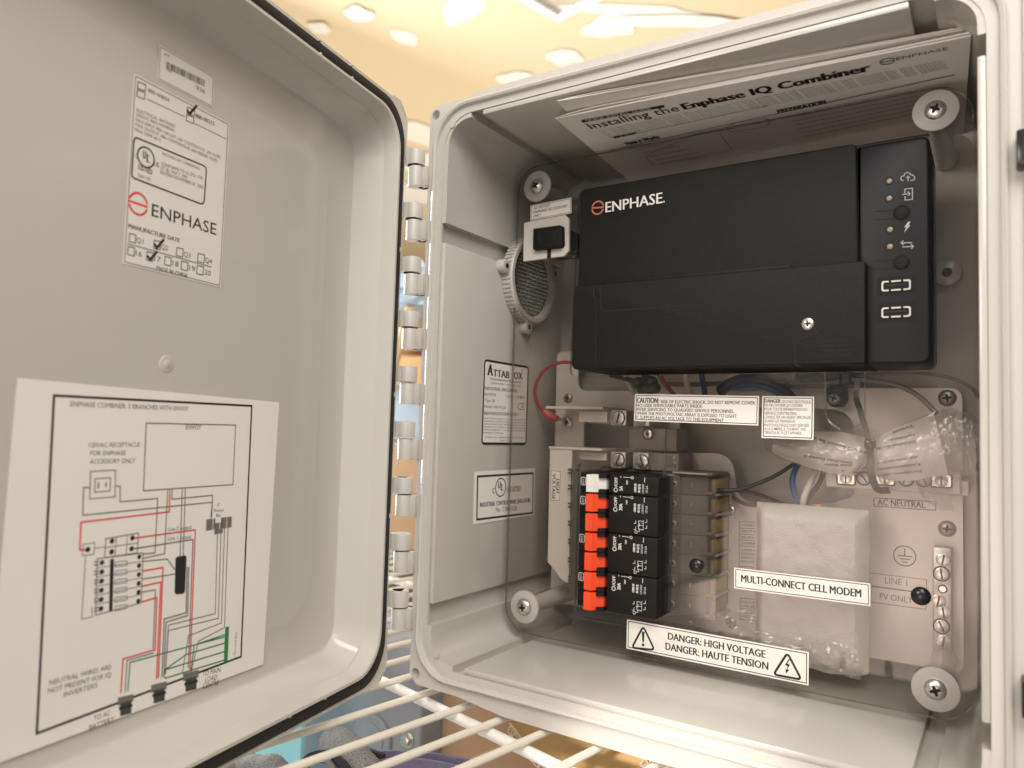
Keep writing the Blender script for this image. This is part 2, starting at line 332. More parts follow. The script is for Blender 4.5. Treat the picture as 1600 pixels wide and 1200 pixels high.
# a flat sticker or print whose layout is given where it stands on its plane
class Sticker:
    def __init__(s, Q, N, tl, tr, br, bl, face='sticker', thick=0.12, border=None, inset=0.0, radius=0.0, back=True, bcol='ink'):
        s.Q, s.N = V3(Q), V3(N).normalized()
        a, b, c, d = (hit(*q, s.Q, s.N) for q in (tl, tr, br, bl))
        U = ((b-a)+(c-d)).normalized(); Vv = s.N.cross(U)
        s.fr = Fr(d, U, Vv, s.N); s.mb = MB(s.fr)
        l = [s.fr.loc(q) for q in (a, b, c, d)]
        s.x0, s.x1 = (l[0][0]+l[3][0])/2, (l[1][0]+l[2][0])/2; s.y0, s.y1 = (l[2][1]+l[3][1])/2, (l[0][1]+l[1][1])/2
        s.w, s.h = s.x1-s.x0, s.y1-s.y0; s.top = thick+0.05
        if back: s.mb.prism(rr(s.x0, s.x1, s.y0, s.y1, max(radius, 0.3), 4), 0.02, thick, M[face])
        if border:
            q = rr(s.x0+inset, s.x1-inset, s.y0+inset, s.y1-inset, max(radius, 0.05), 4); s.mb.stroke(q, border, M[bcol], s.top, True)
    def l(s, u, v): return s.fr.loc(hit(u, v, s.Q, s.N))
    def text(s, body, a, b, hpx, m='ink', bold=0.0, fit=True):
        p, q = s.l(*a), s.l(*b); t = s.l(a[0], a[1]-hpx); h = hypot(t[0]-p[0], t[1]-p[1])
        s.mb.text(body, p[0], p[1], hypot(q[0]-p[0], q[1]-p[1]), h, M[m], s.top, atan2(q[1]-p[1], q[0]-p[0]), bold)
    def line(s, pts, wd, m='ink', closed=False, dn=0.0): s.mb.stroke([s.l(*p) for p in pts], wd, M[m], s.top+dn, closed)
    def fill(s, pts, m='ink', dn=0.0):
        q = [s.l(*p) for p in pts]
        ar = sum(q[i][0]*q[(i+1) % len(q)][1]-q[(i+1) % len(q)][0]*q[i][1] for i in range(len(q)))
        s.mb.sheet(q if ar > 0 else q[::-1], s.top+dn, M[m])
    def ring(s, c, r, wd, m='ink', dn=0.0, a0=0, a1=360):
        x, y = s.l(*c); k = 40; full = a1-a0 >= 360
        s.mb.stroke([(x+r*cos(radians(a0+(a1-a0)*i/k)), y+r*sin(radians(a0+(a1-a0)*i/k))) for i in range(k if full else k+1)], wd, M[m], s.top+dn, full)
def logo(mb, x, y, r, m, n, wd, fr=None):      # ring split by a bar
    def arc(a0, a1): return [(x+r*cos(radians(a0+(a1-a0)*i/24)), y+r*sin(radians(a0+(a1-a0)*i/24))) for i in range(25)]
    mb.stroke(arc(14, 166), wd, m, n, fr=fr); mb.stroke(arc(194, 346), wd, m, n, fr=fr); mb.stroke([(x-r*1.08, y), (x+r*1.08, y)], wd, m, n, fr=fr)
def phillips(mb, c, ax, r, m, dark, h=None, rot=0.3):
    h = h or r*0.45; mb.dome(c, ax, r, h, m, 20, 5)
    ax = V3(ax).normalized(); a = ax.orthogonal().normalized(); b = ax.cross(a); a, b = a*cos(rot)+b*sin(rot), b*cos(rot)-a*sin(rot)
    top = V3(c)+ax*(h*0.985)
    for p, q in ((a, b), (b, a)):
        fr = Fr(top, p, q, ax); mb.prism([(-r*0.48, -r*0.1), (-r*0.2, -r*0.15), (r*0.2, -r*0.15), (r*0.48, -r*0.1), (r*0.48, r*0.1), (r*0.2, r*0.15), (-r*0.2, r*0.15), (-r*0.48, r*0.1)], -h*0.3, 0.04*r if p is a else 0.06*r, dark, fr=fr)
def slotted(mb, c, ax, r, m, dark, h=1.2, rot=0.5, n=20):
    ax = V3(ax).normalized(); mb.cyl(c, ax, r, h, m, n, bev=0.25*min(h, r))
    a = ax.orthogonal().normalized(); b = ax.cross(a); a, b = a*cos(rot)+b*sin(rot), b*cos(rot)-a*sin(rot)
    fr = Fr(V3(c)+ax*h, a, b, ax); mb.box(-r*0.85, r*0.85, -r*0.13, r*0.13, -0.2, 0.06, dark, fr=fr)
F_ = (0, -1, 0)                              # facing out of the enclosure

# ================================================================== setting
def grid_plane(name, pts, m, kind='structure'):
    mb = MB(); mb.add([V3(p) for p in pts], [tuple(range(len(pts)))], m, False); return tag(mb.build(name), kind=kind)
CEIL = 1100
mb = MB(Fr((0, 0, CEIL), (1, 0, 0), (0, -1, 0)))           # N points down
mb.box(-5500, 3000, -5000, 350, -40, 0, M['drywall'])
def patch(px, rx, ry, rot=0.0, seed=0):                       # a dab of joint compound, where it stands on the ceiling
    c = hit(px[0], px[1], V3((0, 0, CEIL)), V3((0, 0, 1))); q = []
    for i in range(22):
        a = 2*pi*i/22; k = 1+0.45*(noise.noise(V3((cos(a)*1.3+seed*3.1, sin(a)*1.3, seed))))
        x, y = rx*k*cos(a), ry*k*sin(a); q.append((c.x+x*cos(rot)-y*sin(rot), -(c.y+x*sin(rot)+y*cos(rot))))
    ar = sum(q[i][0]*q[(i+1) % 22][1]-q[(i+1) % 22][0]*q[i][1] for i in range(22))
    mb.sheet(q if ar > 0 else q[::-1], 1+0.5*seed, M['mud'])
for k, (px, rx, ry, ro) in enumerate([((722, 12), 85, 40, -0.5), ((632, 58), 34, 42, 0.2), ((535, 106), 45, 40, 0), ((985, 14), 190, 26, 0.6), ((952, 40), 80, 62, 0.3),
        ((882, 88), 48, 50, 0), ((806, 122), 55, 50, 0.2), ((655, 208), 90, 120, 0), ((648, 250), 160, 120, 0.4), ((560, 20), 40, 36, 0), ((655, 300), 300, 160, 0.2), ((1060, 30), 200, 30, 0.6), ((500, 40), 30, 30, 0.1)]):
    patch(px, rx, ry, ro, k)
tag(mb.build('ceiling'), kind='structure')
grid_plane('back_wall', [(-5500, 5000, -1200), (3000, 5000, -1200), (3000, 5000, CEIL), (-5500, 5000, CEIL)], M['drywall'])
grid_plane('floor', [(-5500, -350, -1200), (3000, -350, -1200), (3000, 5000, -1200), (-5500, 5000, -1200)], M['floor'])
# supply register in the ceiling
cv = [hit(u, v, V3((0, 0, CEIL-4)), V3((0, 0, 1))) for u, v in ((872, 31), (768, -4), (940, -4))]
U = (cv[2]-cv[0]).normalized(); Vv = V3((0, 0, -1)).cross(U); fr = Fr(cv[0], U, Vv, (0, 0, -1))
sg = 1 if fr.loc(cv[1])[1] > 0 else -1
reg = empty('ceiling_register', cv[0], 'white louvred air register in the tan ceiling above the enclosure', 'air vent')
RL, RW, BD = 420.0, 250.0, 26.0
def ry(a, b): return (a, b) if sg > 0 else (-b, -a)
mb = MB(fr)
for x0, x1, y0, y1 in ((0, RL, 0, BD), (0, RL, RW-BD, RW), (0, BD, BD, RW-BD), (RL-BD, RL, BD, RW-BD)): mb.box(x0, x1, *ry(y0, y1), 0, 9, M['vent'], 2)
mb.build('frame', reg, cv[0])
for k in range(13):
    y = BD+8+k*(RW-2*BD-8)/13; mb = MB(fr); a, b = ry(y, y+10)
    mb.add([fr.p(BD, a, 1), fr.p(RL-BD, a, 1), fr.p(RL-BD, b, 8), fr.p(BD, b, 8), fr.p(BD, a, 2.5), fr.p(RL-BD, a, 2.5), fr.p(RL-BD, b, 9.5), fr.p(BD, b, 9.5)],
           [(0, 1, 2, 3), (7, 6, 5, 4), (0, 4, 5, 1), (2, 6, 7, 3), (1, 5, 6, 2), (0, 3, 7, 4)], M['vent'], False)
    mb.build('louvre', reg, cv[0])

# ================================================================== the enclosure
BX0, BX1, BZ0, BZ1 = -331.0, 8.0, -170.0, 220.0           # flange outline
enc = empty('electrical_enclosure', (-160, 80, -170), 'open light grey plastic electrical enclosure with hinged door standing on a wire shelf', 'enclosure')
def R3(x0, x1, z0, z1, r, y, n=7): return [V3((x, y, z)) for x, z in rr(x0, x1, z0, z1, r, n)]
S = M['shell']; SM = M['shell_matt']
IX0, IX1, IZ0, IZ1 = -320.0, -3.5, -158.5, 212.0            # base walls behind the pads
mb = MB()
rings = [R3(-322.2, -1.2, -160.8, 214.2, 25, 0.0), R3(-322.8, -0.6, -161.4, 214.8, 25, -2.5), R3(-324.2, 0.8, -162.8, 216.2, 26, -3.2), R3(-325.2, 1.8, -163.8, 217.2, 27, -2.5), R3(-325.6, 2.2, -164.2, 217.6, 27, 0.2)]
mb.loft(rings, S)                                            # the raised ridge of the rim
mb.loft([R3(-317.5, -5.9, -156.1, 209.5, 22, 0.0), R3(-322.2, -1.2, -160.8, 214.2, 25, 0.0)], S)
mb.loft([R3(-317.5, -5.9, -156.1, 209.5, 22, 0.0), R3(-317.5, -5.9, -156.1, 209.5, 22, 2.0), R3(-319.6, -3.9, -158.1, 211.6, 22, 2.2), R3(-318.5, -5, -157, 210.5, 22, 158), R3(-315, -8.5, -153.5, 207, 20, 163.5), R3(-309, -14.5, -147.5, 201, 16, 165.0)], S)
b0 = rr(-309, -14.5, -147.5, 201, 16, 7); mb.add([V3((x, 165.0, z)) for x, z in b0], [tuple(range(len(b0)))], S, False)
mb.loft([R3(-325, 1.5, -163.5, 217, 24, 7.0), R3(-324, 0.5, -162.5, 216, 24, 150), R3(-318, -5.5, -156.5, 210, 22, 170)], S, False, True)
# thicker pads on the walls, T-shaped in section, with channels between them
def pad(fr, x0, x1, capn, m=S, cap=3.6, und=3.2, y0=0.4, y1=158.0, lip=3.0):
    """fr: U along the wall, V = depth (+y), N = out of the wall; capn = height of the cap's face over the wall"""
    mb.box(x0, x1, y0, y1, capn-cap, capn, m, 0.9, 2, fr=fr)
    mb.box(x0+und, x1-und, y0+0.8, y1, -1.5, capn-cap+0.2, m, fr=fr)
frB = Fr((0, 0, IZ0), (1, 0, 0), (0, 1, 0)); frT = Fr((0, 0, IZ1), (-1, 0, 0), (0, 1, 0))
frL = Fr((IX0, 0, 0), (0, 0, -1), (0, 1, 0)); frR = Fr((IX1, 0, 0), (0, 0, 1), (0, 1, 0))
pad(frB, -287.0, -37.0, 6.4)
pad(frT, 37.0, 286.5, 6.2)
pad(frL, -130.5+7, 116.5, 6.0)      # z from 123.5 down to -116.5
pad(frR, -120.5, 175.0, 6.0)
def corner(pts, r=18):                       # a pad that follows the rounded corner between two channels
    mb.loft([[V3((x, y, z)) for x, z in pts] for y in (0.6, 158.0)], S, True, True)
def cpad(xw, zw, sx, sz, run_x, run_z, rad=22, t=5.8):
    o, i = [], []
    cx, cz = xw+sx*rad, zw+sz*rad
    o.append((xw-sx*1, zw+sz*run_z)); i.append((xw+sx*t, zw+sz*run_z))
    for k in range(9):
        a = pi/2*k/8; o.append((cx-sx*(rad+0.6)*cos(a), cz-sz*(rad+0.6)*sin(a))); i.append((cx-sx*(rad-t)*cos(a), cz-sz*(rad-t)*sin(a)))
    o.append((xw+sx*run_x, zw-sz*1)); i.append((xw+sx*run_x, zw+sz*t))
    pts = o+i[::-1]
    mb.loft([[V3((x, y, z)) for x, z in pts] for y in (0.6, 158.0)], S, True, True)
cpad(IX0, IZ1, 1, -1, 24, 75); cpad(IX0, IZ0, 1, 1, 24, 28); cpad(IX1, IZ0, -1, 1, 24, 27); cpad(IX1, IZ1, -1, -1, 23, 27)
for x, z in ((-311.5, 204.0), (-309.5, -147.5), (-13, -146.5)): mb.cyl((x, 0.5, z), F_, 2.6, 0.8, S, 14)
body = mb.build('body', enc)
# front flange with screw holes in its corners
zb = -176.0
out = [(BX1-6, BZ1), (BX1, BZ1-6), (BX1, BZ0+6), (BX1-6, BZ0), (BX1-70, BZ0-5), (-165, zb), (-255, zb+1), (-292, BZ0-0.5), (-325, BZ0), (BX0, BZ0+6), (BX0, BZ1-5), (-326, BZ1), (-296, BZ1+0.4), (-289, BZ1+2.6), (-165, BZ1+3.2), (-40, BZ1+2.6), (-33, BZ1+0.4)][::-1]
holes = [rr(-325.4, 2.0, -164.0, 217.4, 27, 7)[::-1]]+[circ(x, z, 4.3, 18)[::-1] for x, z in ((-325.0, 212.6), (-324.9, -161.7), (2.0, 212.6), (2.0, -161.7))]
holes = holes[:1]+[circ(x, z, 3.4, 18)[::-1] for x, z in ((-326.0, 213.6), (-325.9, -163.0), (3.0, 213.6), (3.0, -163.0))]
mb = MB(); mb.prism(out, -9.0, -0.2, SM, holes=holes); mb.build('flange', enc)
HX, HY = -338.5, -4.0
kz = [184.1-37.4*k for k in range(9)]
for k, z in enumerate(kz):                                   # fixed halves of the hinge
    z1 = z-6.2; z0 = z1-14.0; mb = MB()
    mb.cyl((HX, HY, z0), (0, 0, 1), 5.2, 14.0, SM, 20, bev=0.8)
    mb.add([V3(p) for p in ((HX-1, HY+5.1, z0), (BX0+1, 0.6, z0), (BX0+1, 8, z0), (HX-2, HY+5.1, z0), (HX-1, HY+5.1, z1), (BX0+1, 0.6, z1), (BX0+1, 8, z1), (HX-2, HY+5.1, z1))], [(0, 1, 2, 3), (7, 6, 5, 4), (0, 4, 5, 1), (1, 5, 6, 2), (2, 6, 7, 3), (3, 7, 4, 0)], SM, False)
    mb.box(HX, BX0+1.5, z0, z1, -4.5, -HY*0.0+3.0, SM, 0.6)
    mb.build('hinge_knuckle', enc)
for z in (127.0, -105.0):                                    # latch catches on the right of the flange
    mb = MB(); x = hit(1588, 240, V3((0, -6, 0)), V3((0, 1, 0))).x
    mb.box(x, x+11, z-8, z+8, -2, 9, M['black_gloss'], 1.0); mb.box(x+2.5, x+8.5, z-5, z+5, 8.8, 9.5, M['gasket'])
    mb.build('latch_catch', enc)
    # the ear of the flange that carries the catch
mb = MB(); mb.box(BX1-0.5, BX1+16, -150, 200, -9, 2.0, SM, 1.2); mb.build('latch_rail', enc)
# screw bosses on the back wall
for u, v in ((1480, 426),):
    p = P(u, v, 158); mb = MB(); mb.prism(circ(p.x, p.z, 8.5, 24), -165, -157, S, 0.8, holes=()); mb.cyl((p.x, 157.05, p.z), F_, 3.0, 0.25, M['gasket'], 16); mb.build('screw_boss', enc)

# ---------------------------------------------------------------- stickers on the left wall
LW = (-313.75, 0, 0)
st = Sticker(LW, (1, 0, 0), (756.5, 561), (826, 572), (822.5, 695.5), (751, 694.5), radius=2.2, border=1.7, inset=0.9)
T = lambda s, a, b, h, **k: st.text(s, (730+a[0]/4, 540+a[1]/4), (730+b[0]/4, 540+b[1]/4), h/4, **k)
T('A', (124, 185), (160, 190), 70, bold=0.03); T('TTAB', (160, 192), (262, 205), 44, bold=0.035); T('OX', (290, 208), (344, 213), 44, bold=0.02); T('TM', (336, 157), (350, 160), 9)
T('Polycarbonate Enclosures', (144, 214), (334, 236), 15, bold=0.01); T('1-800-666-0966   www.attabox.com', (145, 238), (334, 258), 11)
T('INDUSTRIAL ENCLOSURE', (108, 275), (311, 293), 20, bold=0.01); T('E319779', (108, 313), (177, 318), 18); T('UL50   UL508A', (245, 325), (356, 332), 18)
T('Type 3R', (108, 350), (173, 355), 18); T('Model: AH14126', (106, 388), (238, 396), 18); T('CE', (315, 402), (356, 402), 44, bold=-0.01)
T('INDOOR/OUTDOOR RATED', (104, 432), (314, 440), 20, bold=0.01)
for k, s in enumerate(('Note: If the enclosure is provided with specified', 'modifications, installed accessories or any of the same', 'environmental rating.  Bonding between conduit', 'connections is not automatic and must be provided as a part', 'of the installation.  For use in many industrial', 'applications and locations.')):
    T(s, (102-k*0.6, 458+k*17.6), ((362, 360, 360, 362, 362, 228)[k], (468, 486, 503, 520, 537, 552)[k]), 10)
T('ATTABOX LLC - HEARTLAND BLVD ENCLOSURES', (110, 578), (350, 580), 9); T('Made in U.S.A.', (203, 597), (270, 597), 10)
st.mb.build('maker_label', enc)
st = Sticker(LW, (1, 0, 0), (741, 736.5), (836, 731.5), (834, 804), (739, 820))
st.line([(730+a/4, 540+b/4) for a, b in ((64, 818), (411, 797), (408, 1045), (59, 1087))], 1.5, closed=True)
c = (730+208/4, 540+886/4); st.ring(c, 6.6, 0.9)
T('U', (190, 893), (207, 893), 42, bold=0.02); T('L', (208, 905), (226, 905), 42, bold=0.02); T('C', (156, 925), (170, 924), 34, bold=0.02); T('US', (246, 914), (272, 913), 30, bold=0.01); T('LISTED', (278, 912), (332, 909), 30, bold=0.01)
T('INDUSTRIAL CONTROL PANEL ENCLOSURE', (78, 1010), (395, 978), 28, bold=0.015); T('No. C 0861528', (178, 1038), (308, 1030), 28)
st.mb.build('listing_label', enc)

# ---------------------------------------------------------------- the door, swung open about its hinge
DA = radians(10.5); E1 = V3((sin(DA), -cos(DA), 0)); DN = V3((cos(DA), sin(DA), 0)); DQ = V3((-342, -12, 0))
DF = Fr(DQ, -E1, (0, 0, 1), DN)                              # x = -s (towards the hinge), y = z, n = out of the door
def DR(ins, n, r, zi=None, k=8):
    zi = ins if zi is None else zi
    return [DF.p(-s_, z, n) for s_, z in rr(-1+ins, 337-ins, -168.5+zi, 218.5-zi, r, k)][::-1]
D_ = M['door']; mb = MB()
prof = [(1.0, -26, 26), (0.3, -9, 14), (0, -1, 12), (0.6, 0, 12), (2.6, 0, 26), (3.0, -3.5, 26), (10.0, -3.5, 25), (10.3, 2.0, 25), (10.7, 2.6, 25), (12.4, 2.6, 24), (13.0, 1.9, 24), (14.6, -7.6, 24), (15.2, -8.3, 24), (22.4, -24.6, 17), (23.4, -25.6, 16), (25.0, -26.0, 15), (46, -26.0, 26), (49, -25.4, 24), (51.4, -25.2, 22)]
zis = [None]*11+[15.0, 15.8, 23.4, 24.6, 26.2, 46, 49, 51.4]
rings = [DR(i, n, r, z) for (i, n, r), z in zip(prof, zis)]
mb.loft(rings, D_, False, True)
mb.loft([DR(1.0, -26, 26), DR(5, -31, 24)], D_, False, True)
door = mb.build('door', enc, angle=28)
tag(door, 'glossy light grey door with a black gasket and paper labels inside')
mb = MB()
def DRn(ins, n, r): return DR(ins, n, r)
mb.loft([DRn(3.1, -3.0, 26), DRn(3.3, 0.9, 26), DRn(4.4, 1.5, 26), DRn(8.8, 1.5, 25), DRn(9.8, 0.9, 25), DRn(9.9, -3.0, 25)], M['gasket']); mb.build('gasket', door)
for z in (118, -60, 20):                                    # small moulded clips that hold the gasket
    mb = MB(DF)
    for s_, n_ in ((3.2, 1.0),): mb.box(-s_-1.3, -s_+1.0, z-1.6, z+1.6, 0, 1.6, D_, 0.4)
    mb.build('gasket_clip', door)
for s_ in (66, 97):
    for z, z2 in ((216.6, 208.3), (-166.6, -158.3)):
        mb = MB(DF); mb.box(-s_-0.8, -s_+0.8, min(z, z-0.8*(1 if z > 0 else -1)), max(z, z-0.8*(1 if z > 0 else -1)), 0.1, 1.6, D_, 0.3); mb.box(-s_-0.9, -s_+0.9, z2-0.7, z2+0.7, 1.2, 2.3, D_, 0.3); mb.build('gasket_clip', door)
for z in kz:                                                # moving halves of the hinge
    mb = MB(); z0, z1 = z-5.4, z+5.4
    mb.cyl((HX, HY, z0), (0, 0, 1), 6.0, z1-z0, M['shell_matt'], 22, bev=0.9)
    a = DF.p(1.5, 0, -0.6); b = DF.p(1.5, 0, -7.5); c = V3((HX-0.5, HY+5.6, 0)); d = V3((HX+4.5, HY-4.0, 0))
    q = [(a.x, a.y), (d.x, d.y), (c.x, c.y), (b.x, b.y)]
    mb.add([V3((x, y, z0)) for x, y in q]+[V3((x, y, z1)) for x, y in q], [(0, 1, 2, 3), (7, 6, 5, 4), (0, 4, 5, 1), (1, 5, 6, 2), (2, 6, 7, 3), (3, 7, 4, 0)], M['shell_matt'], False)
    mb.build('hinge_knuckle', door)
for zc, sg in ((218.5, -1), (-168.5, 1)):                   # webbed corners of the door flange
    mb = MB(DF); mb.prism([(1.6, zc+sg*36), (-2.5, zc+sg*34), (-17, zc+sg*4), (-16, zc-sg*0.6), (-8, zc-sg*0.6), (1.6, zc+sg*9)] if sg > 0 else [(1.6, zc-36), (1.6, zc-9), (-8, zc+0.6), (-16, zc+0.6), (-17, zc-4), (-2.5, zc-34)], -8, -1.0, D_)
    mb.stroke([(1.2, zc+sg*35), (1.2, zc+sg*9), (-8, zc), (-17, zc)], 1.6, D_, 0.0); mb.stroke([(1.2, zc+sg*35), (-4.5, zc+sg*26), (-11, zc+sg*12), (-17, zc)], 1.8, D_, 0.1); mb.build('corner_web', door)
p = hit(260, 569, DF.p(0, 0, -25.2), DN); mb = MB(); fr = Fr(p, -E1, (0, 0, 1), DN)
mb.fr = fr; mb.prism(circ(0, 0, 14.2, 48), -0.5, 0.035, D_); mb.dome(p, DN, 4.4, 0.55, D_, 28, 5); mb.dome(p+DN*0.5, DN, 2.0, 0.4, D_, 16, 3); mb.build('boss', door)

DPL = DF.p(0, 0, -25.12)
c3 = lambda x, y: (180+x/3, 60+y/3)
st = Sticker(DPL, DN, c3(93, 168), c3(540, 400), c3(488, 1167), c3(28, 1052), face='sticker_door', border=0.45, inset=0.9, bcol='ink_grey', radius=0.4)
def T(s, a, b, h, **k): st.text(s, c3(*a), c3(*b), h/3, **k)
def B(x, y, w_=36, h_=38, tilt=0.42): st.line([c3(x, y), c3(x+w_, y+w_*tilt), c3(x+w_-3, y+w_*tilt+h_), c3(x-3, y+h_)], 0.45, closed=True)
def tick(x, y): st.line([c3(x, y+22), c3(x+12, y+42), c3(x+46, y+2)], 1.3)
B(106, 203, 36, 30); B(103, 241, 36, 30); T('880-00834', (152, 250), (252, 300), 19); st.line([c3(145, 283), c3(325, 368)], 0.35)
B(338, 322, 34, 28); tick(336, 312); B(334, 357, 34, 28); T('880-00212', (375, 370), (464, 410), 19, bold=0.01); st.line([c3(370, 398), c3(522, 473)], 0.35)
for s, a, b in (('ELECTRICAL RATINGS:', (98, 342), (280, 420)), ('240VAC 60Hz NOMINAL', (97, 364), (279, 441)), ('MAX INPUT PER CIRCUIT: 16A CONTINUOUS, 20A OCPD', (95, 387), (492, 566)), ('MAX OUTPUT: 48A CONTINUOUS, 60A FEEDER OCPD', (93, 410), (476, 582)), ('MAX TEMP 40°C', (91, 433), (213, 488))): T(s, a, b, 16)
q = [(100, 466), (92, 468), (86, 482), (77, 630), (79, 648), (88, 656), (395, 774), (408, 776), (416, 764), (426, 622), (424, 606), (412, 596)]
st.line([c3(*z) for z in q], 0.8, closed=True)
st.ring(c3(143, 558), 4.6, 0.8); T('U', (127, 560), (142, 567), 38, bold=0.02); T('L', (145, 578), (161, 585), 38, bold=0.02); T('C', (93, 560), (103, 564), 22); T('US', (180, 596), (203, 606), 22, bold=0.01)
T('LISTED', (107, 612), (172, 640), 24, bold=0.015); T('E341165', (107, 650), (164, 668), 16)
T('PHOTOVOLTAIC COMBINER BOX', (219, 546), (395, 618), 13); T('CONFORMS TO UL STD. 1741', (214, 594), (408, 664), 16); T('1ST ED. MAY 7, 1999', (212, 614), (336, 660), 16); T('REVISED NOVEMBER 07, 2005', (211, 634), (411, 706), 16)
x, y = st.l(*c3(107, 776)); logo(st.mb, x, y, 4.9, M['ink_red'], st.top, 1.1)
T('ENPHASE', (169, 832), (472, 922), 58, bold=0.004)
T('MANUFACTURE DATE', (60, 888), (301, 957), 20, bold=0.02)
for k, (x, y, s) in enumerate(((66, 914, 'Q1'), (182, 946, 'Q2'), (288, 980, 'Q3'), (388, 1008, 'Q4'))):
    B(x, y, 30, 38, 0.25); T(s, (x+32, y+42), (x+64, y+50), 24)
for k, (x, y, s) in enumerate(((60, 975, '16'), (148, 1000, '17'), (232, 1022, '18'), (310, 1044, '19'), (383, 1064, '20'))):
    B(x, y, 30, 38, 0.25); T(s, (x+34, y+42), (x+63, y+50), 24)
tick(182, 940); tick(150, 996); st.line([c3(55, 962), c3(450, 1072)], 0.4); T('MADE IN CHINA', (192, 1085), (339, 1122), 19, bold=0.01)
st.mb.build('rating_label', door)
st = Sticker(DPL, DN, c3(208, 33), c3(466, 178), c3(455, 326), c3(196, 190), face='sticker_door', border=0.35, inset=0.7, bcol='ink_grey')
T('936', (378, 240), (420, 260), 20); T('SN', (228, 78), (250, 88), 10)
random.seed(3); a0, a1 = V3((238, 108, 0)), V3((420, 196, 0)); t = 0.0
while t < 1:
    d = random.choice((0.008, 0.014, 0.02)); a = a0.lerp(a1, t); b = a0.lerp(a1, min(1, t+d))
    st.fill([c3(a.x, a.y), c3(b.x, b.y), c3(b.x-2, b.y+32), c3(a.x-2, a.y+32)]); t += d+random.choice((0.008, 0.012, 0.02))
T('936', (240, 152), (262, 162), 12)
st.mb.build('serial_label', door)
d2 = lambda x, y: (x/1.6667, 480+y/1.6667)
st = Sticker(DPL, DN, d2(28, 193), d2(722, 240), d2(690, 935), d2(-27, 1185), face='paper')
def T(s, a, b, h, **k): st.text(s, d2(*a), d2(*b), h/1.6667, **k)
def Ln(pts, wd=0.5, m='ink_grey', **k): st.line([d2(*p) for p in pts], wd, m, **k)
def Fl(pts, m='ink', dn=0.0): st.fill([d2(*p) for p in pts], m, dn)
Ln([(140, 230), (655, 257), (627, 910), (95, 1110)], 1.1, 'ink', closed=True)
T('ENPHASE COMBINER, 3 BRANCHES WITH ENVOY', (183, 258), (490, 270), 13)
Ln([(380, 302), (613, 307), (606, 462), (373, 478)], 0.6, closed=True); T('ENVOY', (483, 318), (523, 319), 13)
for s, a, b in (('120VAC RECEPTACLE', (231, 365), (363, 363)), ('FOR ENPHASE', (234, 386), (326, 385)), ('ACCESSORY ONLY', (233, 408), (351, 405))): T(s, a, b, 12)
Ln([(235, 428), (300, 424), (299, 494), (233, 499)], closed=True); Ln([(247, 447), (287, 444), (286, 478), (246, 482)], closed=True); Ln([(256, 456), (255, 472)], 0.8); Ln([(276, 456), (275, 468)], 0.8)
Ln([(233, 470), (217, 470), (215, 542), (552, 508), (548, 555)], 0.6); Ln([(300, 466), (312, 466), (312, 507), (410, 498), (403, 640), (372, 643)], 0.6)
Ln([(442, 475), (440, 533), (210, 560), (207, 632), (225, 632)], 0.8, 'ink_red'); Ln([(448, 475), (447, 500), (553, 490), (551, 546)], 0.6); Ln([(436, 476), (428, 642), (372, 654)], 0.6)
Ln([(474, 473), (468, 655)], 0.6); Ln([(482, 473), (476, 655)], 0.6)
Ln([(275, 603), (360, 588), (357, 640), (272, 652)], closed=True); Ln([(302, 598), (299, 648)], 0.4); Ln([(331, 593), (328, 644)], 0.4); Ln([(274, 626), (358, 614)], 0.4)
Ln([(215, 618), (246, 613), (244, 643), (214, 647)], 0.4, closed=True); Ln([(222, 647), (212, 812), (240, 806), (238, 780)], 0.4); Ln([(244, 628), (275, 624)], 0.4)
for x, y in ((228, 631), (291, 609), (290, 637), (344, 601), (342, 629)): st.mb.prism(circ(*st.l(*d2(x, y)), 1.2, 10), st.top, st.top+0.04, M['ink'])
Ln([(252, 655), (372, 640), (367, 770), (248, 802)], closed=True)
for k in range(1, 6): Ln([(252-0.7*k, 655+24*k), (372-0.8*k, 640+21.5*k)], 0.35)
for k in range(6):
    for x, y in ((265, 665+24*k), (362, 650+23*k)): st.mb.prism(circ(*st.l(*d2(x-k*0.5, y)), 1.15, 10), st.top, st.top+0.04, M['ink'])
    Ln([(300, 664+23*k), (330, 660+23*k), (330, 672+22.5*k), (299, 676+23*k)], 0.35, closed=True)
    for j in range(2): Ln([(244, 664+24*k+8*j), (258, 662+24*k+8*j)], 0.6)
Fl([(286, 656), (296, 655), (292, 790), (283, 792)], 'ink', 0.05)
Ln([(345, 602), (508, 580), (494, 945)], 0.8, 'ink_red'); Ln([(342, 630), (502, 605), (490, 940)], 0.7)
T('Line 2 output', (437, 584), (498, 577), 10); T('Line 1 output', (436, 608), (497, 602), 10)
Fl([(459, 650), (482, 646), (485, 652), (481, 740), (476, 746), (458, 748), (454, 742), (456, 656)], 'ink', 0.06)
Ln([(372, 662), (435, 656), (455, 684)], 0.6); Ln([(371, 708), (435, 698), (480, 690)], 0.6); Ln([(368, 742), (404, 736), (398, 890)], 0.6)
Ln([(371, 687), (424, 678), (412, 965)], 0.8, 'ink_red'); Ln([(369, 727), (418, 716), (407, 968)], 0.8, 'ink_red'); Ln([(367, 768), (408, 756), (403, 892), (320, 916), (314, 1005)], 0.8, 'ink_red')
Ln([(487, 676), (484, 796), (427, 812), (421, 965)], 0.7); Ln([(491, 676), (488, 803), (432, 820), (426, 962)], 0.7)
for k in range(4): Ln([(566+9*k, 576), (560+8*k, 798+12*k), (438+26*k*(k > 1), 828+14*k), (430+22*k*(k > 1), 955)], 0.55)
for x0, y0, x1, y1 in ((535, 553, 560, 550), (575, 548, 603, 545), (558, 562, 580, 560)):
    Fl([(x0, y0), (x1, y1), (x1-1, y1+28), (x0-1, y0+30)], 'ink_grey', 0.05)
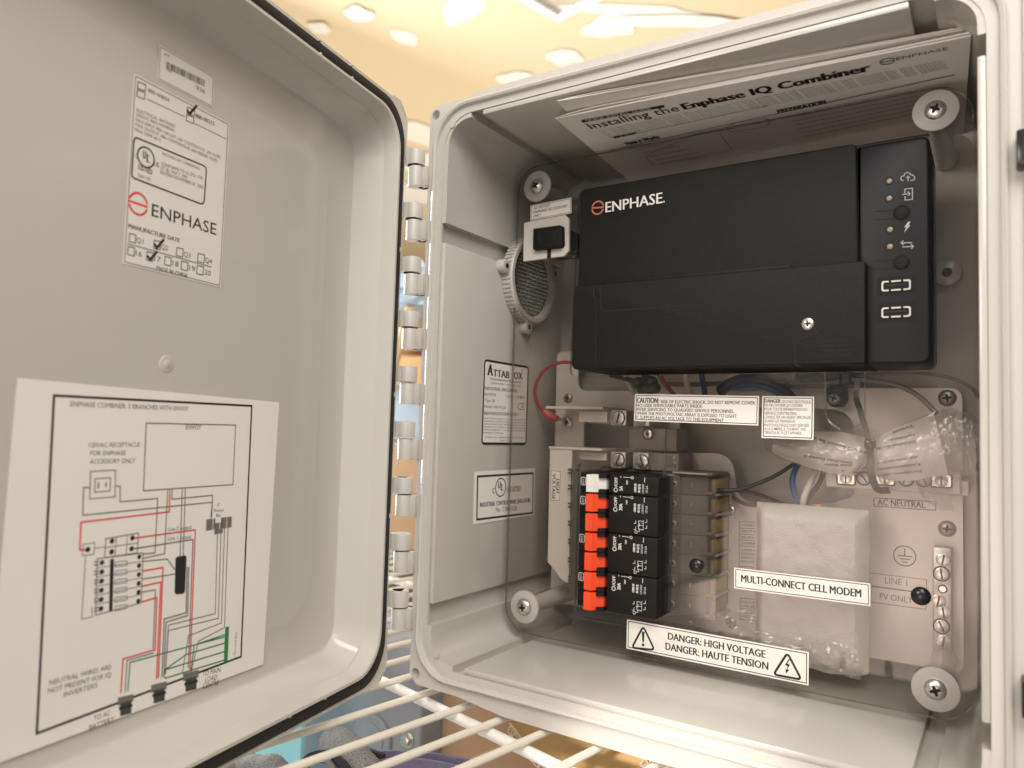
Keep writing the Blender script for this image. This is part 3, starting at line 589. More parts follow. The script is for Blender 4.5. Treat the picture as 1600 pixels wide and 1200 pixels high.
for k in range(4): Ln([(536+18*k, 553-2*k), (535+18*k, 582-2*k)], 0.4, 'paper', dn=0.08)
for s, y in (('AC', 519), ('Neutral', 533), ('Bus', 546)): T(s, (568-len(s)*1.8, y), (568+len(s)*1.8, y-0.5), 8)
Fl([(586, 833), (596, 831), (592, 921), (582, 925)], 'ink_green', 0.03)
for k in range(4): y = 852+22*k; Ln([(587, y), (505-20*k, y+28+2*k), (497-70*(k % 2), 945)] if k in (0, 1) else [(587, y), (430, y+48), (426, 960)], 0.7, 'ink_green')
Ln([(586, 858), (338, 925), (332, 1000)], 0.7, 'ink_green'); Ln([(400, 900), (330, 920), (325, 1003)], 0.6)
T('Ground Bus', (613, 905), (617, 845), 8, m='ink_green')
for x, y in ((327, 1035), (414, 1002), (497, 972)):
    Fl([(x-21, y-18), (x+20, y-28), (x+19, y-8), (x-21, y+2)], 'ink_grey', 0.05); Fl([(x-15, y-4), (x+14, y-11), (x+14, y+22), (x-15, y+30)], 'ink_dark', 0.07); Fl([(x-18, y+6), (x+17, y-3), (x+17, y+5), (x-18, y+14)], 'ink', 0.09)
for s, a, b in (('TO MAIN', (526, 962), (573, 950)), ('LOAD', (533, 977), (564, 969)), ('CENTRE', (527, 994), (568, 983))): T(s, a, b, 13)
for s, a, b in (('NEUTRAL WIRES ARE', (127, 985), (288, 942)), ('NOT PRESENT FOR IQ', (124, 1006), (288, 962)), ('INVERTERS', (165, 1016), (252, 990))): T(s, a, b, 13)
for s, a, b in (('TO AC', (243, 1078), (286, 1062)), ('BATTERY', (231, 1102), (296, 1078))): T(s, a, b, 13)
st.mb.build('wiring_diagram', door)
# ================================================================== steel back plate with its prints
YP = 146.0
def XP(u, v, y=YP): return X(u, v, y)
plate = empty('mounting_plate', (-165, YP+2, -139), 'pale painted steel back plate with printed terminal names and rounded cut-outs inside the enclosure', 'mounting plate')
def rpoly(pts, rad):                          # round the corners of a polygon
    o = []; k = len(pts); rad = rad if isinstance(rad, (list, tuple)) else [rad]*k
    for i in range(k):
        p, a, b = V3((*pts[i], 0)), V3((*pts[i-1], 0)), V3((*pts[(i+1) % k], 0)); r = rad[i]
        if r <= 0.1: o.append(pts[i]); continue
        u, v = (a-p), (b-p); r = min(r, u.length*0.49, v.length*0.49); A, Bq = p+u.normalized()*r, p+v.normalized()*r
        for j in range(7):
            t = j/6; q = A*(1-t)**2+p*2*t*(1-t)+Bq*t*t; o.append((q.x, q.y))
    return o
L0 = -309.0; R0 = -21.9
outl = rpoly([(L0, -139), (R0, -139), (R0, 33), (-120, 33), (-120, 64), (L0, 64)], [5, 6, 7, 3, 3, 5])
h1 = rpoly([XP(*q) for q in ((903, 560), (1001, 560), (1001, 611), (903, 611))], [9]*4)
h2 = rpoly([XP(*q) for q in ((912, 661), (989, 664), (989, 700), (912, 699))], [2, 2, 6, 2])
h3 = rpoly([XP(*q) for q in ((1062, 708), (1062, 640), (1210, 636), (1335, 640), (1335, 776), (1300, 786), (1182, 790), (1152, 776), (1144, 708))], [3, 8, 5, 16, 4, 3, 12, 8, 14])
def ccw(q):
    ar = sum(q[i][0]*q[(i+1) % len(q)][1]-q[(i+1) % len(q)][0]*q[i][1] for i in range(len(q))); return q if ar > 0 else q[::-1]
mb = MB(); mb.prism(ccw(outl), -YP-2.0, -YP, M['plate'], holes=[ccw(h)[::-1] for h in (h1, h2, h3)]); mb.build('sheet', plate)
for x, z in ((L0+12, 50), (R0-8, -130), (L0+12, -125), (R0-10, 20)):
    mb = MB(); mb.cyl((x, 165, z), F_, 5, 17, M['shell'], 18); mb.build('standoff', plate)
for u, v, r, mt in ((888, 622, 4.1, 'steel_dull'), (1480, 622, 5.2, 'steel_dull'), (1480, 826, 5.0, 'steel_dull'), (1142, 797, 4.0, 'steel'), (1142, 973, 4.0, 'steel_dull')):
    mb = MB(); p = P(u, v, YP); phillips(mb, p, F_, r, M[mt], M['groove'], r*0.5, random.uniform(0, 1)); mb.build('mounting_screw', plate)
PQ = (0, YP, 0)
pr = Sticker(PQ, F_, (1365.6, 777.8), (1462.5, 784), (1462, 797.5), (1365.6, 790.6), back=False); pr.top = 0.08
pr.line([(1365.6, 777.8), (1462.5, 784), (1462, 797.5), (1365.6, 790.6)], 0.45, closed=True)
pr.text('AC NEUTRAL', (1371, 789), (1446, 794), 9.5, bold=0.01)
pr.mb.build('neutral_print', plate)
def fresh():
    q = Sticker(PQ, F_, (1365.6, 777.8), (1462.5, 784), (1462, 797.5), (1365.6, 790.6), back=False); q.top = 0.08; return q
pr = fresh()
c5 = lambda x, y: (1020+x/4, 680+y/4)
pr.line([c5(402, 255), c5(447, 258), c5(445, 1068), c5(400, 1062)], 0.4, 'ink_grey', True)
for y in (580, 813): pr.line([c5(402, y), c5(446, y+2)], 0.4, 'ink_grey')
def vtext(S_, s, a, b, wpx, m='ink', bold=0.0):   # bottom-to-top lettering
    p, q, t = S_.l(*a), S_.l(*b), S_.l(a[0]-wpx, a[1]); S_.mb.text(s, p[0], p[1], hypot(q[0]-p[0], q[1]-p[1]), hypot(t[0]-p[0], t[1]-p[1]), M[m], S_.top, atan2(q[1]-p[1], q[0]-p[0]), bold)
for s, y0, y1 in (('BRANCH 1', 532, 405), ('BRANCH 2', 768, 640), ('BRANCH 3', 1006, 876)): vtext(pr, s, c5(432, y0), c5(434, y1), 4.4)
pr.mb.build('branch_print', plate); pr = fresh()
pr.line([c5(640, 545), c5(540, 540), c5(540, 818), c5(640, 826)], 0.35)
for y in (580, 618, 655, 692): pr.line([c5(540, y), c5(640, y+5)], 0.3)
for s, y in (('CONNECT', 568), ('CIRCUIT B', 606), ('NEUTRAL', 644), ('COMBINE', 681), ('COPPER C', 725), ('NETONGO', 748), ('ONE HOL', 771), ('FOLLOW', 795)): pr.text(s, c5(553, y), c5(640, y+4), 3.6)
pr.mb.build('wiring_print', plate); pr = fresh()
pr.line([c5(640, 1025), c5(546, 1018), c5(546, 1150), c5(640, 1160)], 0.35)
for s, y in (('FOR CO', 1048), ('USE 60', 1072), ('RAIN T', 1094), ('LOC AT', 1116), ('AND TO', 1138)): pr.text(s, c5(556, y), c5(638, y+6), 3.6)
pr.mb.build('usage_print', plate); pr = fresh()
c6 = lambda x, y: (1100+x/3.158, 820+y/3.158)
pr.ring(c6(990, 154), 6.2, 0.55); pr.line([c6(990, 118), c6(990, 152)], 0.5); pr.line([c6(955, 151), c6(1027, 157)], 0.5); pr.line([c6(966, 167), c6(1015, 171)], 0.5); pr.line([c6(977, 183), c6(1004, 185)], 0.5)
pr.mb.build('ground_symbol', plate); pr = fresh()
pr.line([c6(820, 238), c6(1098, 270), c6(1096, 417), c6(818, 381)], 0.4, 'ink_grey'); pr.line([c6(824, 302), c6(1040, 331)], 0.8, 'ink_grey')
pr.text('LINE 1', c6(893, 288), c6(1003, 302), 9.5, 'ink_grey'); pr.text('PV ONLY', c6(867, 366), c6(1030, 388), 9.5, 'ink_grey', bold=0.005)
pr.mb.build('line_print', plate)

# ================================================================== the black gateway unit
gp = P(1180, 575, 62)
gw = empty('gateway_unit', (gp.x, 105, gp.z), 'black plastic gateway box with status lights and two white-rimmed sockets', 'gateway')
YM = 60.0
def G(u, v, y=YM): return X(u, v, y)
BK = M['black']
# body block
mb = MB(); a, b = G(906, 297), G(1345, 440); x0, z1 = a[0], G(1120, 260)[1]
z1 = (G(911, 296)[1]+G(1330, 223)[1])/2; zt = z1
q = rpoly([(x0, G(893, 452)[1]-3), (G(1342, 440)[0], G(893, 452)[1]-3), (G(1338, 225)[0], z1), (x0, z1)], [0, 0, 3.5, 4.5])
mb.prism(ccw(q), -108, -YM, BK, 1.4, 3); gbody = mb.build('housing', gw)
YR = 65.0                                     # right-hand panel, set back a little
q = rpoly([(X(1339, 400, YR)[0], X(1400, 568, YR)[1]), (X(1455, 568, YR)[0], X(1455, 568, YR)[1]), (X(1452, 214, YR)[0], X(1430, 214, YR)[1]), (X(1339, 400, YR)[0], X(1430, 214, YR)[1])], [0.5, 5.5, 4.5, 0.5])
mb = MB(); mb.prism(ccw(q), -107.5, -YR, M['black_navy'], 1.8, 3); rp = mb.build('side_panel', gw)
YF = 56.0                                     # lower flap
fl_x0, fl_x1 = X(894, 520, YF)[0], X(1352, 500, YF)[0]; zb_ = (X(905, 577, YF)[1]+X(1330, 569, YF)[1])/2
ztl = X(898, 451, YF)[1]; ztr = X(1335, 404, YF)[1]; ztm = (ztl+ztr)/2
q = rpoly([(fl_x0, zb_), (fl_x1, zb_), (fl_x1, ztm), (fl_x0, ztm)], [4.5, 1.5, 1.5, 3.0])
mb = MB(); mb.prism(ccw(q), -107, -YF, BK, 1.1, 3)
fl = mb.build('flap', gw)
FQ = (0, YF, 0); st = Sticker(FQ, F_, (930, 450), (1250, 415), (1250, 570), (930, 576), back=False); st.top = 0.05
c7 = lambda x, y: (880+x/2.58, 400+y/2.58)
st.line([c7(152, 122), c7(150, 175), c7(153, 208), c7(160, 219), c7(175, 222), c7(500, 200), c7(870, 174), c7(892, 166), c7(906, 150), c7(915, 128), c7(916, 75), c7(916, 44)], 0.8, 'groove')
st.line([c7(132, 120), c7(131, 448)], 0.7, 'groove'); st.line([c7(940, 48), c7(937, 205), c7(948, 212)], 0.75, 'groove')
st.line([c7(948, 212), c7(985, 212), c7(1012, 222), c7(1030, 240), c7(1038, 268), c7(1034, 295), c7(1016, 314), c7(985, 322), c7(940, 345), c7(934, 365), c7(936, 435), c7(950, 447)], 0.75, 'groove')
for y in (62, 78, 100): st.line([c7(1028, y), c7(1040, y+6), c7(1170, y-2)], 0.45, 'groove')
for y in (345, 362, 382, 402): st.line([c7(1030, y), c7(1170, y-4)], 0.45, 'groove')
st.line([c7(1026, 40), c7(1027, 108), c7(1040, 118), c7(1170, 108)], 0.45, 'groove')
for a in ((120, 126, 133, 165), (942, 44, 957, 90)): st.fill([c7(a[0], a[1]+2), c7(a[2], a[1]), c7(a[2], a[3]), c7(a[0], a[3])], 'groove')
st.mb.build('panel_gap', fl)
mb = MB()                                    # raised hinge line over the flap
a, b = X(935, 441, YM-0.2), X(1236, 411, YM-0.2); zz = (a[1]+b[1])/2
mb.box(a[0], b[0], ztm-0.4, ztm+2.2, -YM-1, -YM+1.6, BK, 0.7); mb.build('flap_hinge', gw)
mb = MB(); p = P(1262, 506, YF); mb.cyl(p+V3((0, 0.2, 0)), F_, 4.3, 0.25, M['groove'], 24); phillips(mb, p+V3((0, -0.3, 0)), F_, 3.6, M['steel'], M['groove'], 1.0, 0.9); mb.build('flap_screw', gw)
st = Sticker((0, YM, 0), F_, (920, 310), (1040, 300), (1040, 330), (920, 340), back=False); st.top = 0.06
cc = lambda x, y: (840+x/2.105, 20+y/2.105)
x, y = st.l(*cc(198, 641)); logo(st.mb, x, y, 4.35, M['logo_orange'], st.top, 1.15)
st.text('ENPHASE', cc(223, 657), cc(411, 625), 33/2.105, 'print_white', bold=0.012); st.text('.', cc(413, 624), cc(418, 623), 33/2.105, 'print_white', bold=0.01)
st.mb.build('logo_print', gbody)
c8 = lambda x, y: (1340+x/2.859, 180+y/2.859)
st = Sticker((0, YR, 0), F_, (1370, 260), (1440, 255), (1440, 400), (1370, 400), back=False); st.top = 0.06
pg = 'print_grey'
st.line([c8(*q) for q in ((205, 292), (196, 290), (193, 281), (198, 273), (207, 271), (210, 262), (220, 256), (231, 258), (238, 266), (248, 268), (255, 277), (254, 287), (246, 291), (236, 291))], 0.42, pg)
st.line([c8(226, 294), c8(225, 272)], 0.42, pg); st.line([c8(217, 281), c8(225, 272), c8(234, 280)], 0.42, pg)
st.line([c8(212, 350), c8(211, 330), c8(245, 326), c8(245, 376), c8(212, 379), c8(212, 362)], 0.42, pg); st.line([c8(199, 354), c8(233, 351)], 0.42, pg); st.line([c8(224, 341), c8(234, 351), c8(226, 361)], 0.42, pg)
st.fill([c8(*q) for q in ((226, 476), (237, 474), (228, 492), (236, 491), (207, 525), (218, 500), (208, 501))], pg)
st.line([c8(244, 569), c8(194, 571)], 0.42, pg); st.line([c8(204, 560), c8(194, 571), c8(206, 580)], 0.42, pg); st.line([c8(200, 589), c8(250, 586)], 0.42, pg); st.line([c8(238, 576), c8(250, 586), c8(240, 597)], 0.42, pg)
st.mb.build('status_print', rp)
LEDM = mat('amber_lens', (0.30, 0.225, 0.165), 0.3)
for q in ((142, 294), (142, 371), (145, 511), (145, 587)):
    mb = MB(); p = P(*c8(*q), YR); mb.cyl(p+V3((0, 0.1, 0)), F_, 2.2, 0.22, M['groove'], 20); mb.dome(p+V3((0, -0.1, 0)), F_, 1.6, 0.7, LEDM, 18); mb.build('status_light', rp)
for q, t in (((196, 437), -12), ((196, 659), -12)):
    mb = MB(); p = P(*c8(*q), YR); mb.cyl(p+V3((0, 0.1, 0)), F_, 4.4, 0.25, M['groove'], 28); mb.dome(p+V3((0, -0.15, 0)), F_, 3.9, 0.7, M['black'], 26, 6)
    s2 = Sticker((0, YR, 0), F_, c8(80, q[1]-8), c8(160, q[1]-8), c8(160, q[1]+30), c8(80, q[1]+30), back=False); s2.top = 0.06; s2.mb = MB(s2.fr)
    for dy in (-7, 30): s2.line([c8(78, q[1]+dy), c8(165, q[1]+dy-5)], 0.7, 'groove')
    mb.v += [tuple(v) for v in []]
    b0 = len(mb.v); mb.add(s2.mb.v, s2.mb.f, M['groove'], False); mb.build('push_button', rp)
for yy in (761, 880):
    p0, p1 = P(*c8(100, yy+36), YR), P(*c8(246, yy-36), YR); cx, cz = (p0.x+p1.x)/2, (p0.z+p1.z)/2
    hw, hh = 9.6, 5.3; mb = MB(); mb.prism(rr(cx-hw, cx+hw, cz-hh, cz+hh, 1.6, 4), -YR-0.2, -YR+0.05, M['groove'])
    mb.prism(rr(cx-7.2, cx+7.2, cz-2.9, cz+2.9, 1.2, 4), -YR, -YR+0.7, M['socket_rim'], holes=[rr(cx-6.3, cx+6.3, cz-2.0, cz+2.0, 0.8, 4)[::-1]])
    mb.box(cx-5.2, cx+5.2, cz-0.2, cz+0.9, -YR, -YR+0.4, M['black_gloss'])
    for dx in (-3, 3):
        for dz in (2.5, -2.5): mb.box(cx+dx-0.6, cx+dx+0.6, cz+dz-0.55, cz+dz+0.55, -YR, -YR+0.8, M['groove'])
    mb.build('socket', rp)

# ================================================================== clear dead-front cover
YC = 78.0
cov = empty('clear_cover', (-162, YC, -147.5), 'clear plastic inner cover with white warning labels screwed across the enclosure', 'cover')
out = rr(-308.5, -13.0, -147.5, 197.0, 19, 8)
A1, A2 = X(905, 728, YC), X(1037, 728, YC); zb1 = X(960, 974, YC)[1]
hb = rpoly([(A1[0]-1.0, zb1), (X(1034, 850, YC)[0], zb1), (X(1034, 850, YC)[0], A1[1]+2.0), (A1[0]-1.0, A1[1]+2.0)], [3]*4)
mx0, mx1 = X(891, 500, YC)[0], X(1460, 500, YC)[0]; mz0, mz1 = X(1180, 583, YC)[1], zt+5
hm = rpoly([(mx0+0.5, mz0), (mx1, mz0), (mx1, mz1), (mx0+4, mz1)], [5]*4)
mb = MB(); mb.prism(out, -YC-3.0, -YC, M['cover'], holes=[ccw(hb)[::-1], ccw(hm)[::-1]], side=M['cover_edge']); mb.build('panel', cov)
for u, v in ((841, 292), (821, 948), (1462, 174), (1462, 1076)):
    p = P(u, v, YC); mb = MB(); fr = Fr(p, (1, 0, 0), (0, 0, 1))
    mb.prism(circ(0, 0, 11.6, 40), 0.05, 1.9, M['washer'], 0.5, 2, fr=fr); mb.prism(circ(0, 0, 6.2, 32), 1.85, 2.0, M['steel_dull'], fr=fr)
    mb.build('washer', cov)
    mb = MB(); phillips(mb, p+V3((0, -2.0, 0)), F_, 5.6, M['steel'], M['groove'], 2.6, random.uniform(0.1, 1.3)); mb.build('cover_screw', cov)
    mb = MB(); mb.cyl((p.x, 163, p.z), F_, 7.5, 163-YC-3.2, M['shell'], 26, r2=5.6); mb.build('standoff', cov)
CQ = (0, YC, 0)
c9 = lambda x, y: (840+x/2.728, 560+y/2.728)
st = Sticker(CQ, F_, c9(415, 152), c9(945, 160), c9(940, 287), c9(412, 265), border=0.45, inset=1.0)
st.text('CAUTION:', c9(422, 189), c9(518, 191), 22/2.728, bold=0.02)
for s, a, b in (('RISK OF ELECTRIC SHOCK, DO NOT REMOVE COVER.', (526, 191), (930, 197)), ('NO USER SERVICEABLE PARTS INSIDE.', (422, 206), (705, 211)), ('REFER SERVICING TO QUALIFIED SERVICE PERSONNEL.', (422, 223), (840, 233)), ('WHEN THE PHOTOVOLTAIC ARRAY IS EXPOSED TO LIGHT,', (421, 240), (852, 254)), ('IT SUPPLIES AN AC VOLTAGE TO THIS EQUIPMENT.', (420, 257), (797, 272))):
    st.text(s, c9(*a), c9(*b), 13.5/2.728, bold=0.012)
st.mb.build('caution_label', cov)
c4 = lambda x, y: (1100+x/3.2, 560+y/3.2)
st = Sticker(CQ, F_, c4(293, 188), c4(552, 192), c4(547, 407), c4(287, 398), border=0.5, inset=1.0)
st.text('DANGER', c4(303, 221), c4(384, 223), 18/3.2, bold=0.02)
for s, x, y in (('DE CHOC ÉLECTRIQUE.', 537, 226), ('NE PAS OUVRIR LE COUVER.', 496, 243), ('POUR TOUTE RÉPARATION OU', 515, 263), ("SERVICE D'ENTRETIEN,", 465, 283), ('CONSULTER UN AGENT SPÉCIALISÉ.', 537, 303), ('QUAND LES PANNEAUX', 455, 322), ('PHOTOVOLTAÏQUE SONT EXPOSÉE', 525, 343), ('À LA LUMIÈRE, IL FOURNIT UNE', 510, 362), ('TENSION AC À CET APPAREIL.', 492, 381)):
    x0 = 389 if s.startswith('DE CHOC') else 302; st.text(s, c4(x0, y-3), c4(x, y), 14/3.2, bold=0.006)
st.mb.build('danger_shock_label', cov)
st = Sticker(CQ, F_, c6(150, 212), c6(823, 288), c6(820, 403), c6(148, 312), border=0.4, inset=1.0)
st.text('MULTI-CONNECT CELL MODEM', c6(183, 281), c6(777, 358), 35/3.158, bold=0.018); st.mb.build('modem_label', cov)
c10 = lambda x, y: (660+x/2.963, 880+y/2.963)
st = Sticker(CQ, F_, c10(947, 258), c6(517, 628), c6(517, 793), c10(945, 395), border=0.5, inset=1.2)
st.text('DANGER: HIGH VOLTAGE', c10(1137, 352), c6(304, 657), 32/2.963, bold=0.018); st.text('DANGER: HAUTE TENSION', c10(1125, 399), c6(318, 716), 32/2.963, bold=0.018)
def rtri(pts, wd):
    l = rpoly([st.l(*p) for p in pts], [2.6]*3); st.mb.stroke(l, wd, M['ink'], st.top, True)
rtri([c10(1023, 292), c10(1075, 401), c10(970, 391)], 1.3); rtri([c6(412, 632), c6(481, 764), c6(343, 738)], 1.3)
st.fill([c10(1016, 316), c10(1029, 317), c10(1026, 366), c10(1019, 365)]); x, y = st.l(*c10(1022, 378)); st.mb.prism(circ(x, y, 0.95, 14), st.top, st.top+0.03, M['ink'])
st.fill([c6(*q) for q in ((418, 662), (425, 664), (411, 684), (424, 690), (412, 712), (421, 716), (404, 734), (403, 712), (409, 713), (413, 698), (400, 692))])
st.mb.build('danger_label', cov)
c11 = lambda x, y: (780+x/4.614, 220+y/4.614)
st = Sticker(CQ, F_, c11(226, 468), c11(522, 408), c11(520, 522), c11(226, 577), border=0.35, inset=0.8)
for s, a, b in (('AC OUTLET', (247, 497), (368, 471)), ('ENPHASE ACCESSORY', (247, 525), (495, 477)), ('ONLY', (247, 553), (302, 542))): st.text(s, c11(*a), c11(*b), 18/4.614, bold=0.015)
st.mb.build('outlet_label', cov)
mb = MB(); p = P(*c9(676, 884), YC); mb.dome(p+V3((0, 0.2, 0)), F_, 4.6, 2.4, M['black_gloss'], 24); mb.cyl(p+V3((0, 6, 0)), F_, 3.4, 6, M['black_gloss'], 20); mb.build('hole_plug', cov)
mb = MB(); p = P(*c6(1070, 352), YC); mb.dome(p+V3((0, 0.2, 0)), F_, 5.0, 2.6, M['black_gloss'], 24); mb.cyl(p+V3((0, 6, 0)), F_, 3.4, 6, M['black_gloss'], 20); mb.build('hole_plug', cov)

# ================================================================== circuit breakers
c12 = lambda x, y: (880+x/4.62, 720+y/4.62)
YB = 72.0
def bx(x, y=700): return X(*c12(x, y), YB)[0]
ztop = X(*c12(230, 88), YB)[1]; zbot = X(*c12(200, 1072), YB-6)[1]
zp = [X(*c12(220, yy), YB-6)[1] for yy in (92, 231, 373, 514, 656, 800, 941, 1086)]
pitch = (zp[0]-zp[7])/7; zp = [zp[0]-pitch*k for k in range(8)]
xl0, xl1, xt1, xd1, xb0, xb1 = bx(108, 500), bx(195, 500), bx(252, 500), bx(316, 500), bx(347, 500), bx(690, 500)
blabels = ['single black breaker with a white toggle at the top of the breaker row', 'double black breaker with two orange toggles directly below the white-toggle breaker', 'middle double black breaker between two others with orange toggles', 'lowest double black breaker with orange toggles just above the danger label']
def breaker(k0, n, label, col, amp):
    z1, z0 = zp[k0]-0.12, zp[k0+n]+0.12; fr0 = FRONT
    b = empty('circuit_breaker', ((xl0+xb1)/2, 120, z0), label, 'circuit breaker', 'circuit breakers in the row')
    mb = MB(); mb.box(xl0, xl1+4, z0, z1, -118, -YB-1.2, M['black'], 0.7); mb.box(xl1, xb0+1, z0, z1, -118, -YB-3.0, M['black'], 0.3); mb.box(xb0-2, xb1, z0, z1, -118, -YB+1.5, M['black'], 1.1, 3)
    for j in range(1, n): mb.box(xl0, xb1-1, zp[k0+j]-0.15, zp[k0+j]+0.15, -YB-2.5, -YB+1.54, M['groove'])
    body = mb.build('body', b)
    for j in range(n):
        t1, t0 = zp[k0+j]-0.7, zp[k0+j+1]+0.7; mb = MB(); m = M[col]
        fr = Fr((0, 0, t0), (1, 0, 0), (0, -1, 0), (0, 0, 1))   # section in x / outward, run along z
        sec = [(xl1+0.3, -YB-8), (xl1+0.3, -YB+8.0), (xt1-0.3, -YB+8.4), (xt1+1.0, -YB+6.0), (xd1-0.8, -YB+1.0), (xd1-0.3, -YB-8)]
        mb.prism(ccw(sec), 0, t1-t0, m, 0.5, 2, fr=fr); mb.build('toggle', b)
        mb = MB(); fr = Fr((0, 0, t0), (1, 0, 0), (0, -1, 0), (0, 0, 1))   # black gates either side of the toggle
        for h0, h1 in ((-0.5, 2.1), (t1-t0-2.1, t1-t0+0.5)):
            mb.prism(ccw([(xt1+1.6, -YB-6), (xt1+1.6, -YB+4.5), (xt1+3.0, -YB+6.2), (xd1+0.3, -YB+3.6), (xd1+0.3, -YB-6)]), h0, h1, M['black'], 0.3, 1, fr=fr)
        mb.build('toggle_guard', b)
    st = Sticker((0, YB-1.5, 0), F_, c12(350, 200), c12(690, 200), c12(690, 400), c12(350, 400), back=False); st.top = 0.05
    zc = (zp[k0]+zp[k0+1])/2; S1 = pitch
    def vt(s, x, z, w_, h_, bold=0.01, nn=None):           # lettering that reads upwards
        st2.mb.text(s, x, z, w_, h_, M['print_white'], st2.top, pi/2, bold)
    class Q: pass
    st2 = Q(); st2.mb = MB(Fr((0, YB-1.5, 0))); st2.top = 0.06
    xx = lambda f: xb0+(xb1-xb0)*f
    if True:
        st2.mb.stroke(circ(xx(0.10), zc-3.6, 1.25, 20), 0.5, M['print_white'], st2.top, True); vt('/OFF', xx(0.135), zc-1.8, 6.6, 2.2, 0.02); vt(amp, xx(0.25), zc-4.0, 4.6 if len(amp) > 2 else 3.2, 2.4, 0.02)
        vt('TRIP', xx(0.36), zc+0.2, 3.0, 1.2, 0.02); 
        for q in range(4): st2.mb.box(xx(0.26+0.045*q), xx(0.26+0.045*q)+1.2, zc+5.0, zc+5.35, st2.top, st2.top+0.04, M['print_white'])
        st2.mb.stroke(circ(xx(0.45), zc+5.1, 0.8, 14), 0.35, M['print_white'], st2.top, True); st2.mb.box(xx(0.2), xx(0.2)+0.35, zc+4.6, zc+5.8, st2.top, st2.top+0.04, M['print_white'])
        vt('CURVE M3', xx(0.54), zc-4.2, 5.6, 1.5, 0.03); vt('BI-2(13)', xx(0.62), zc-4.2, 5.4, 1.5, 0.03); vt('120/240V', xx(0.70), zc-4.6, 6.2, 1.4, 0.0); vt('10 kA', xx(0.78), zc-4.0, 4.6, 1.5, 0.0); vt('~', xx(0.74), zc+2.6, 3.2, 2.6, 0.03)
        if n > 1:
            z2 = zc-S1*1.0
            for q, (ax_, az) in enumerate(((0.50, -2.5), (0.50, 1.5), (0.58, -3.4), (0.58, 0.0), (0.66, -2.2), (0.66, 2.2), (0.73, -1), (0.73, 2.8))):
                st2.mb.stroke([(xx(ax_), z2+az), (xx(ax_)+1.4, z2+az), (xx(ax_)+1.4, z2+az+2.0)], 0.3, M['print_white'], st2.top)
            st2.mb.stroke(circ(xx(0.55), z2-4.0, 0.9, 12), 0.28, M['print_white'], st2.top, True); st2.mb.stroke([(xx(0.60), z2-2), (xx(0.70), z2-2), (xx(0.70), z2+3.4), (xx(0.60), z2+3.4)], 0.3, M['print_white'], st2.top, True); st2.mb.stroke([(xx(0.60), z2+0.6), (xx(0.70), z2+0.6)], 0.3, M['print_white'], st2.top)
    st2.mb.fr = Fr((0, YB+1.2, 0)); xm = xl0+(xl1-xl0)*0.28
    vt('I/ON', xl0+(xl1-xl0)*0.82, zc-4.6, 5.6, 2.2, 0.0); st2.mb.stroke(rpoly([(xm-1.8, zc-2.2), (xm+1.8, zc-2.2), (xm+1.8, zc+3.0), (xm-1.8, zc+3.0)], [1]*4), 0.4, M['print_white'], st2.top, True); vt('PDT', xm+0.8, zc-1.4, 3.6, 1.5, 0.0)
    st2.mb.build('lettering', body)
breaker(0, 1, blabels[0], 'white', '5A')
for i, k in enumerate((1, 3, 5)): breaker(k, 2, blabels[i+1], 'orange', '20A')

# ================================================================== breaker base with terminals (grey, yellow clips)
base = empty('terminal_housing', (-205, 140, -128), 'dark grey terminal housing with yellow clips on the right of the breakers', 'terminal block')
yb0 = 96.0
x0, x1 = X(1040, 850, yb0)[0], X(1112, 850, yb0)[0]; z1, z0 = X(1075, 742, yb0)[1], X(1075, 963, yb0)[1]
mb = MB(); mb.box(bx(60, 600)-2, x1-4, z0+1, z1+0.5, -YP, -118.5, M['grey_dark'], 0.6)
mb.box(x0-4, x0+10, z0, z1, -YP, -yb0-6, M['grey_dark'], 0.8)
mb.build('base', base)
xl = X(*c12(55, 600), 96)[0]; xr = X(*c12(110, 600), 96)[0]
mb = MB(); mb.box(xl, xr+2, X(*c12(80, 1000), 96)[1]+0, X(*c12(80, 75), 96)[1], -140, -96, M['grey_dark'], 0.6)
for yy in (75, 190, 320, 450, 580, 715, 850):
    z = X(*c12(45, yy), 100)[1]; xq = X(*c12(42, yy), 100)[0]
    for dz in (-1.2, 1.2): mb.box(xq-0.6, xl+1, z+dz-0.7, z+dz+0.7, -104, -99, M['grey_dark'], 0.2)
mb.build('end_rail', base)
nT = 7; hT = (z1-z0)/nT
for k in range(nT):
    za, zb2 = z1-hT*k-0.25, z1-hT*(k+1)+0.25
    mb = MB(); fr = Fr((0, 0, zb2), (1, 0, 0), (0, -1, 0), (0, 0, 1))
    mb.prism(ccw([(x0+1, -YP), (x0+1, -yb0), (x0+9, -yb0+0.2), (x0+10, -yb0-3), (x1-9, -yb0-3), (x1-5, -yb0-6), (x1-5, -YP)]), 0, za-zb2, M['grey_term'], 0.5, 2, fr=fr)
    zc = (za+zb2)/2; phillips(mb, V3((x0+5.2, yb0+0.2, zc)), F_, 2.5, M['steel'], M['groove'], 0.8, random.uniform(0, 1.5)); mb.box(x0+16, x0+17.2, zc-1.3, zc+1.3, -yb0-6, -yb0-2.4, M['steel'])
    mb.build('terminal', base)
    mb = MB(); xq = X(1116, 850, 99)[0]; mb.box(xq-2.6, xq, zc-4.4, zc+4.6, -128, -99, M['yellow'], 0.9); mb.box(xq-5.2, xq-1.2, zc-5.6, zc-3.8, -128, -97, M['yellow'], 0.6); mb.box(xq-1.0, xq+2.2, zc-6.3, zc-5.0, -128, -101, M['grey_term'], 0.3); mb.build('clip', base)
mb = MB(); p0, p1 = X(1052, 739, 92), X(1114, 745, 92); mb.box(p0[0], p1[0], z1+0.3, z1+2.4, -125, -90, M['grey_dark'], 0.5); mb.box(p0[0]+0.5, p1[0]-3, z1+0.8, z1+2.0, -90.4, -89, M['grey_mid'], 0.3); mb.build('top_ridge', base)

